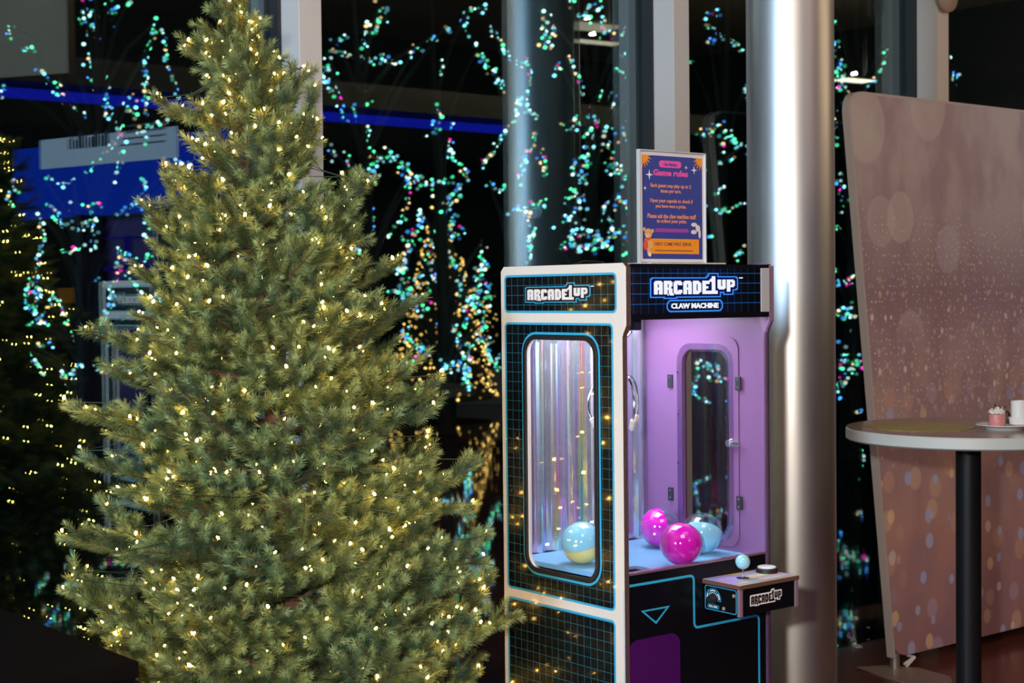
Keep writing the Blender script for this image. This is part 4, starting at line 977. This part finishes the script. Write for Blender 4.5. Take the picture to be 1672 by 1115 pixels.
TREES = [
 ('tall bare tree outside with strings of coloured lights, left of the christmas tree', 150, 15.0, """
136,0 142,18 130,28 146,38|24|6;148,40 150,60 158,85 150,105 160,130 172,128|42|6;168,128 163,145 165,165 178,185 182,200 200,205|48|6;176,0 190,22 180,35|12|5;207,4 215,4|5|2
258,32 248,55 240,78 238,105 238,130 240,150 238,170 240,192|36|3;262,45 272,72 270,95 278,118 286,140 292,160|18|2;10,44 22,65|5|2;24,40 24,46|2|2;36,80 48,82 60,84|8|3;60,115 70,118 78,136|8|3
97,130 97,140|4|3;87,150 103,157|4|2;126,127 126,128|1|1;103,170 130,180 145,193|6|2;208,160 214,175 215,190|12|5;195,205 190,225 178,245 165,258 150,270 137,287|20|3;222,207 245,205 258,198 272,200|9|3
225,218 238,218 240,236|7|2;208,225 200,245 195,270 188,295|10|3;234,292 234,310 235,330 245,325|12|3;288,257 298,270 282,285 267,288|11|3;305,265 318,290 312,305|13|5;15,296 22,312 10,325 20,340|13|4;72,293 95,297 122,297|11|3
2,140 2,160|5|3;250,340 238,380 232,395|8|4"""),
 ('leafless tree outside whose lights hang in low loops, left of the christmas tree', 128, 13.0, """
75,330 90,350 98,368 115,370 125,375 138,372 148,365 152,350|32|4;112,335 130,340 148,342 170,332|14|5;185,352 200,345 215,340 228,335|13|4;62,345 66,365 70,385 66,405 64,425 60,445 58,455|26|2
55,455 48,470 44,480 46,495 50,510 60,518 70,522 85,530 105,530 118,525|54|3.5;58,462 60,480 58,500 50,508|20|3;70,520 78,505 85,490 90,480|13|2;97,487 105,505 115,520 122,545 128,560 130,580 133,590|38|4
108,505 120,512 138,525 150,540 165,552 180,560|30|3;150,350 152,375 152,395 150,415|17|3;100,410 115,408 130,403 140,400|10|2;194,405 198,425 196,440 190,455 182,475 184,490 178,505 170,520 158,532 145,545 130,560|62|3
200,410 215,425 235,425 250,412|13|5;208,440 215,460 228,478 232,490|12|3;255,485 262,505|16|5;150,450 165,460 178,465|8|2;170,540 185,530 200,520 205,518|10|2;135,590 125,605 113,615 100,610|22|3
133,585 150,600 170,607 190,612 215,607|26|2;57,565 68,562 80,562 90,561|7|2;52,575 57,590 65,602 72,612|13|2;103,612 112,632 120,655 125,680 130,710 140,730 145,740|28|1.5;125,560 145,565 140,555|20|6;42,528 55,526 70,524|8|3"""),
 ('bare lit tree outside just right of the first mullion', 600, 15.5, """
543,68 570,60|7|3;534,88 560,88 590,100 620,98 652,102|38|5;618,10 632,28 610,45 600,55 590,72|26|5;535,105 533,125 535,150|17|4;550,133 552,165 565,185 560,205|15|5;595,143 592,165 580,180 572,185 590,205 600,225|44|7
605,225 608,250 615,262|14|4;615,250 640,260 655,270 665,285 675,300|38|8;610,265 612,285 610,300|14|5;568,250 567,275|6|2;590,288 583,305 572,320|7|4;660,295 680,290 700,303 720,300|16|5;608,320 607,345 608,360 612,378|8|2
668,300 665,330 660,350 650,370 635,380 620,392|20|4;668,95 675,80 695,80|8|3;702,62 715,65|5|2;725,45 735,50|4|2;540,238 545,265|6|3;575,405 600,410|8|4;562,568 600,565 612,558|8|2;637,475 650,475|7|2;610,445 612,446|2|2"""),
 ('large bare tree outside lit in green and blue, behind the golden cone', 728, 17.0, """
765,12 780,18 795,8|7|3;762,25 758,38 765,55|10|4;780,75 782,90 792,108 808,118|16|4;720,100 722,125|5|2;716,172 716,190 710,210 706,225|16|4;735,195 732,215 732,235 733,255 745,265 758,280 765,292|32|4
728,292 745,300 745,315 735,330 725,345|28|6;735,330 728,360 722,390 715,420 705,450 700,480|120|15;685,340 688,365 675,385 670,405 660,430 645,440 640,445|38|3;665,385 668,420 662,450 655,470 660,490|32|5;787,392 787,415 785,440 780,455|14|3;785,440 800,430|6|3
785,440 780,455 778,470 770,485 765,500 755,505|38|5;795,455 800,480 798,500|15|4;777,470 782,490 778,510 785,515|13|4;788,527 787,545 795,562 803,580 810,595 816,605|42|4;715,528 730,535 745,533 757,530 765,522|18|2.5;748,540 750,560 748,570|11|3
765,555 763,580 762,610 764,635|46|4;758,585 745,600 735,600 725,590|28|5;625,598 650,597 670,588 685,580|20|2;660,535 665,555 680,568 695,576 715,575 730,565|34|4;655,460 665,490 680,500 690,510|28|6;745,455 750,480 745,490|9|3;720,400 745,445 755,455|16|6"""),
 ('slim lit tree outside, seen beside the mirrored column', 850, 16.0, """
803,38 810,55 818,75 830,92 845,103 855,108 862,100 865,118 862,135|40|3;808,118 810,130 820,140 830,155 845,170 855,180 870,185 880,193|28|4;860,150 852,165 840,185 835,205 822,220 812,235 800,255 790,265 787,277|40|3
797,295 805,308 822,312 830,305|11|3;875,212 870,235 858,255 850,285 848,300|24|3;880,245 888,270 890,290|15|3;832,350 845,340 860,342 875,335 890,328|24|4;855,350 870,365 870,385 865,400 862,430|26|3;845,165 860,170 855,185|14|4"""),
 ('widely branched lit tree outside, behind the rules sign and mullion', 970, 15.0, """
980,5 960,18 945,25|14|4;932,0 935,12|4|3;892,20 888,40 900,55 885,72 897,80|28|6;980,30 975,48 995,52 998,62|16|5;925,92 935,110 945,128 950,148 952,158|18|3;915,105 905,120|7|3
975,140 985,150 1000,158 990,170 975,185 965,200 950,195 920,200|64|7;975,190 970,210 962,230 960,250 955,275 945,290 955,300|44|5;988,215 995,235 1000,260 1005,275 1010,280|34|6;940,255 932,285|9|3;925,330 945,320 960,330|20|6
940,350 930,370 945,385 965,390 985,395 1000,380|66|10;915,400 935,405 960,405 985,400|36|4;985,340 1000,330 995,360 1010,370 1020,390 1030,410|44|9;1010,310 1030,340 1040,360|16|6;1035,30 1025,45 1010,55|7|3
1015,90 1030,82 1048,90|9|3;1032,100 1036,120|7|3;1000,110 1020,125|5|3;1045,140 1045,180 1035,200 1020,205 1030,240|20|4;1015,290 1035,292|12|4"""),
 ('lit tree outside between the rules sign and the steel column', 1175, 16.0, """
1165,10 1170,25 1150,30 1160,45 1175,55 1200,70 1218,85|26|3;1158,60 1165,75|5|3;1130,100 1131,103|2|1;1140,215 1150,220 1165,212 1185,203|16|4;1172,230 1195,225 1210,240 1190,255 1175,270|30|7;1145,290 1150,268|6|3
1170,345 1190,342 1222,332|13|2;1160,388 1161,389|2|1;1152,335 1153,338|2|1;1180,300 1175,320|5|3;1220,135 1218,165|8|2;1215,405 1200,425|12|4;1140,580 1138,610 1135,640 1150,652 1165,655 1185,650|30|3;1165,590 1170,610 1160,620 1185,620|18|4;1150,600 1165,600|8|3"""),
 ('narrow lit tree outside, in the gap between column and backdrop', 1388, 14.0, """
1357,0 1363,2|4|2;1365,37 1366,38|2|1;1366,70 1364,88|7|3;1368,102 1372,120 1370,135 1385,155|26|5;1475,45 1455,75 1440,100 1432,115 1420,140 1405,150|28|4;1363,172 1365,200 1362,218 1366,235|9|3
1375,280 1367,300 1378,302 1372,318 1384,345|14|4;1367,370 1369,375|3|2;1367,440 1368,442|3|2;1366,460 1375,467 1390,455 1398,468|16|4;1397,495 1378,503 1368,512 1380,516 1402,518|17|3;1390,540 1391,541|1|1;1367,555 1375,575 1395,578|9|4
1367,590 1385,597 1400,600 1410,590|32|6;1393,605 1395,635|16|4;1370,625 1378,620 1369,645|13|4;1402,670 1403,672|3|2;1400,715 1405,745 1415,760|12|3;1405,750 1410,790 1425,800 1430,770|54|7"""),
 ('far lit shrub outside, above the backdrop edge', 1554, 17.0, """1550,92 1548,105|4|2;1560,115 1558,140|9|3"""),
]
for ti, (lab, px, Y, data) in enumerate(TREES):
    R = random.Random(50+ti); base = at(px, 520, Y); base.z = -.02
    root = empty('lit_tree', base, 0, lab, 'tree', 'trees outside wrapped in coloured lights')
    strands = [s.split('|') for s in data.replace('\n', ';').split(';') if s.strip()]
    top = 0; limbs = MB(); wires = MB()
    H = max(at(px, float(p.split(',')[1]), Y).z for s in strands for p in s[0].split())+.2
    tk = [Vector((.12*math.sin(2.1*t+ti)*t, .1*math.cos(1.7*t+ti)*t, H*t)) for t in [i/8 for i in range(9)]]
    MB().tube(tk, [.11*(1-.85*i/8) for i in range(9)], 9).build('trunk', M['bark'], root, smooth=True)
    for si, (ps, n, j) in enumerate(strands):
        off = R.uniform(-.8, .8); P3 = []
        for p in ps.split():
            x_, y_ = map(float, p.split(',')); P3.append(at(x_, y_, Y+off+R.uniform(-.12, .12))-base)
        V, Fc, mi = strand_mesh(P3, int(int(n)*1.0), float(j)*Y/F*1.0, 3.2*Y/F, si+ti*40)
        bulb_obj(V, Fc, mi, root, BM)
        j0 = min(range(9), key=lambda q: abs(tk[q].z-P3[0].z*.9)); st_ = tk[max(0, j0-1)]
        limbs.tube([st_, st_.lerp(P3[0], .5)+Vector((0, 0, .12))]+P3, [.035, .024]+[.013]*len(P3), 5)
    limbs.build('limbs', M['bark'], root)
# golden cone tree
gb = at(722, 600, 20.5); gb.z = -.02
gt = empty('cone_tree', gb, 0, 'golden lit cone shaped tree outside, left of the claw machine', 'tree')
Ht = at(722, 300, 20.5).z; GM = [emis('gold_bulb', (1.0, .52, .12), s) for s in (.5, 1.6, 3.6)]
R = random.Random(5); V = []; Fc = []; mi = []
for k in range(620):
    t = 1-math.sqrt(R.random())*.98; a_ = R.uniform(0, 2*math.pi); rr_ = .74*(1-t)+.03; p = Vector((rr_*math.cos(a_), rr_*math.sin(a_), t*(Ht-.1)+.12)); b = len(V); r = .021*R.uniform(.7, 1.25)
    V += [tuple(p+v*r) for v in OV]; Fc += [tuple(q+b for q in f_) for f_ in OF]; mi += [R.choice((0, 1, 1, 2))]*8
bulb_obj(V, Fc, mi, gt, GM, 'gold_lights')
mb = MB(); 
for k in range(9):
    z0_ = .15+k*(Ht-.2)/9; mb.lathe([(.66*(1-k/9)+.02, z0_), (.66*(1-(k+1)/9)*.75+.01, z0_+(Ht-.2)/9*1.1)], 14)
mb.build('foliage', mat('dark_foliage', (.012, .02, .012), .8), gt)
MB().tube([(0, 0, 0), (0, 0, Ht)], .05, 8).build('trunk', M['bark'], gt)
for px, Y, hpx, nb, lab in ((800, 24.0, 520, 26, 'thin gold lit post shrub outside, close to the claw machine edge'),):
    b0 = at(px, 600, Y); b0.z = -.02; r_ = empty('lit_shrub', b0, 0, lab, 'shrub'); V = []; Fc = []; mi = []
    for k in range(nb):
        p = Vector((R.uniform(-.12, .12), R.uniform(-.1, .1), .75+R.uniform(0, .8))); b = len(V); V += [tuple(p+v*.018) for v in OV]; Fc += [tuple(q+b for q in f_) for f_ in OF]; mi += [R.choice((0, 1))]*8
    bulb_obj(V, Fc, mi, r_, GM, 'gold_lights')
    MB().tube([(0, 0, 0), (.02, 0, .8), (0, .02, 1.6)], .02, 6).build('stem', M['bark'], r_)
# low stone planter outside
q0 = on_floor(735, 662, -.02); q1 = on_floor(835, 662, -.02)
pn_ = empty('stone_planter', q0, 0, 'low grey stone planter outside under the golden tree', 'planter')
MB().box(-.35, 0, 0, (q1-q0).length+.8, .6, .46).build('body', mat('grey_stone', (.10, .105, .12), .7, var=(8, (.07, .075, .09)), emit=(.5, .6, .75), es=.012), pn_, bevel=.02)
MB().box(-.38, -.03, .46, (q1-q0).length+.83, .63, .50).build('coping', mat('grey_coping', (.12, .12, .14), .6), pn_, bevel=.01)
lamp('plaza_lamp', 'POINT', q0+Vector((1.2, -2.0, 2.6)), 9, (.7, .8, 1.0), .1)
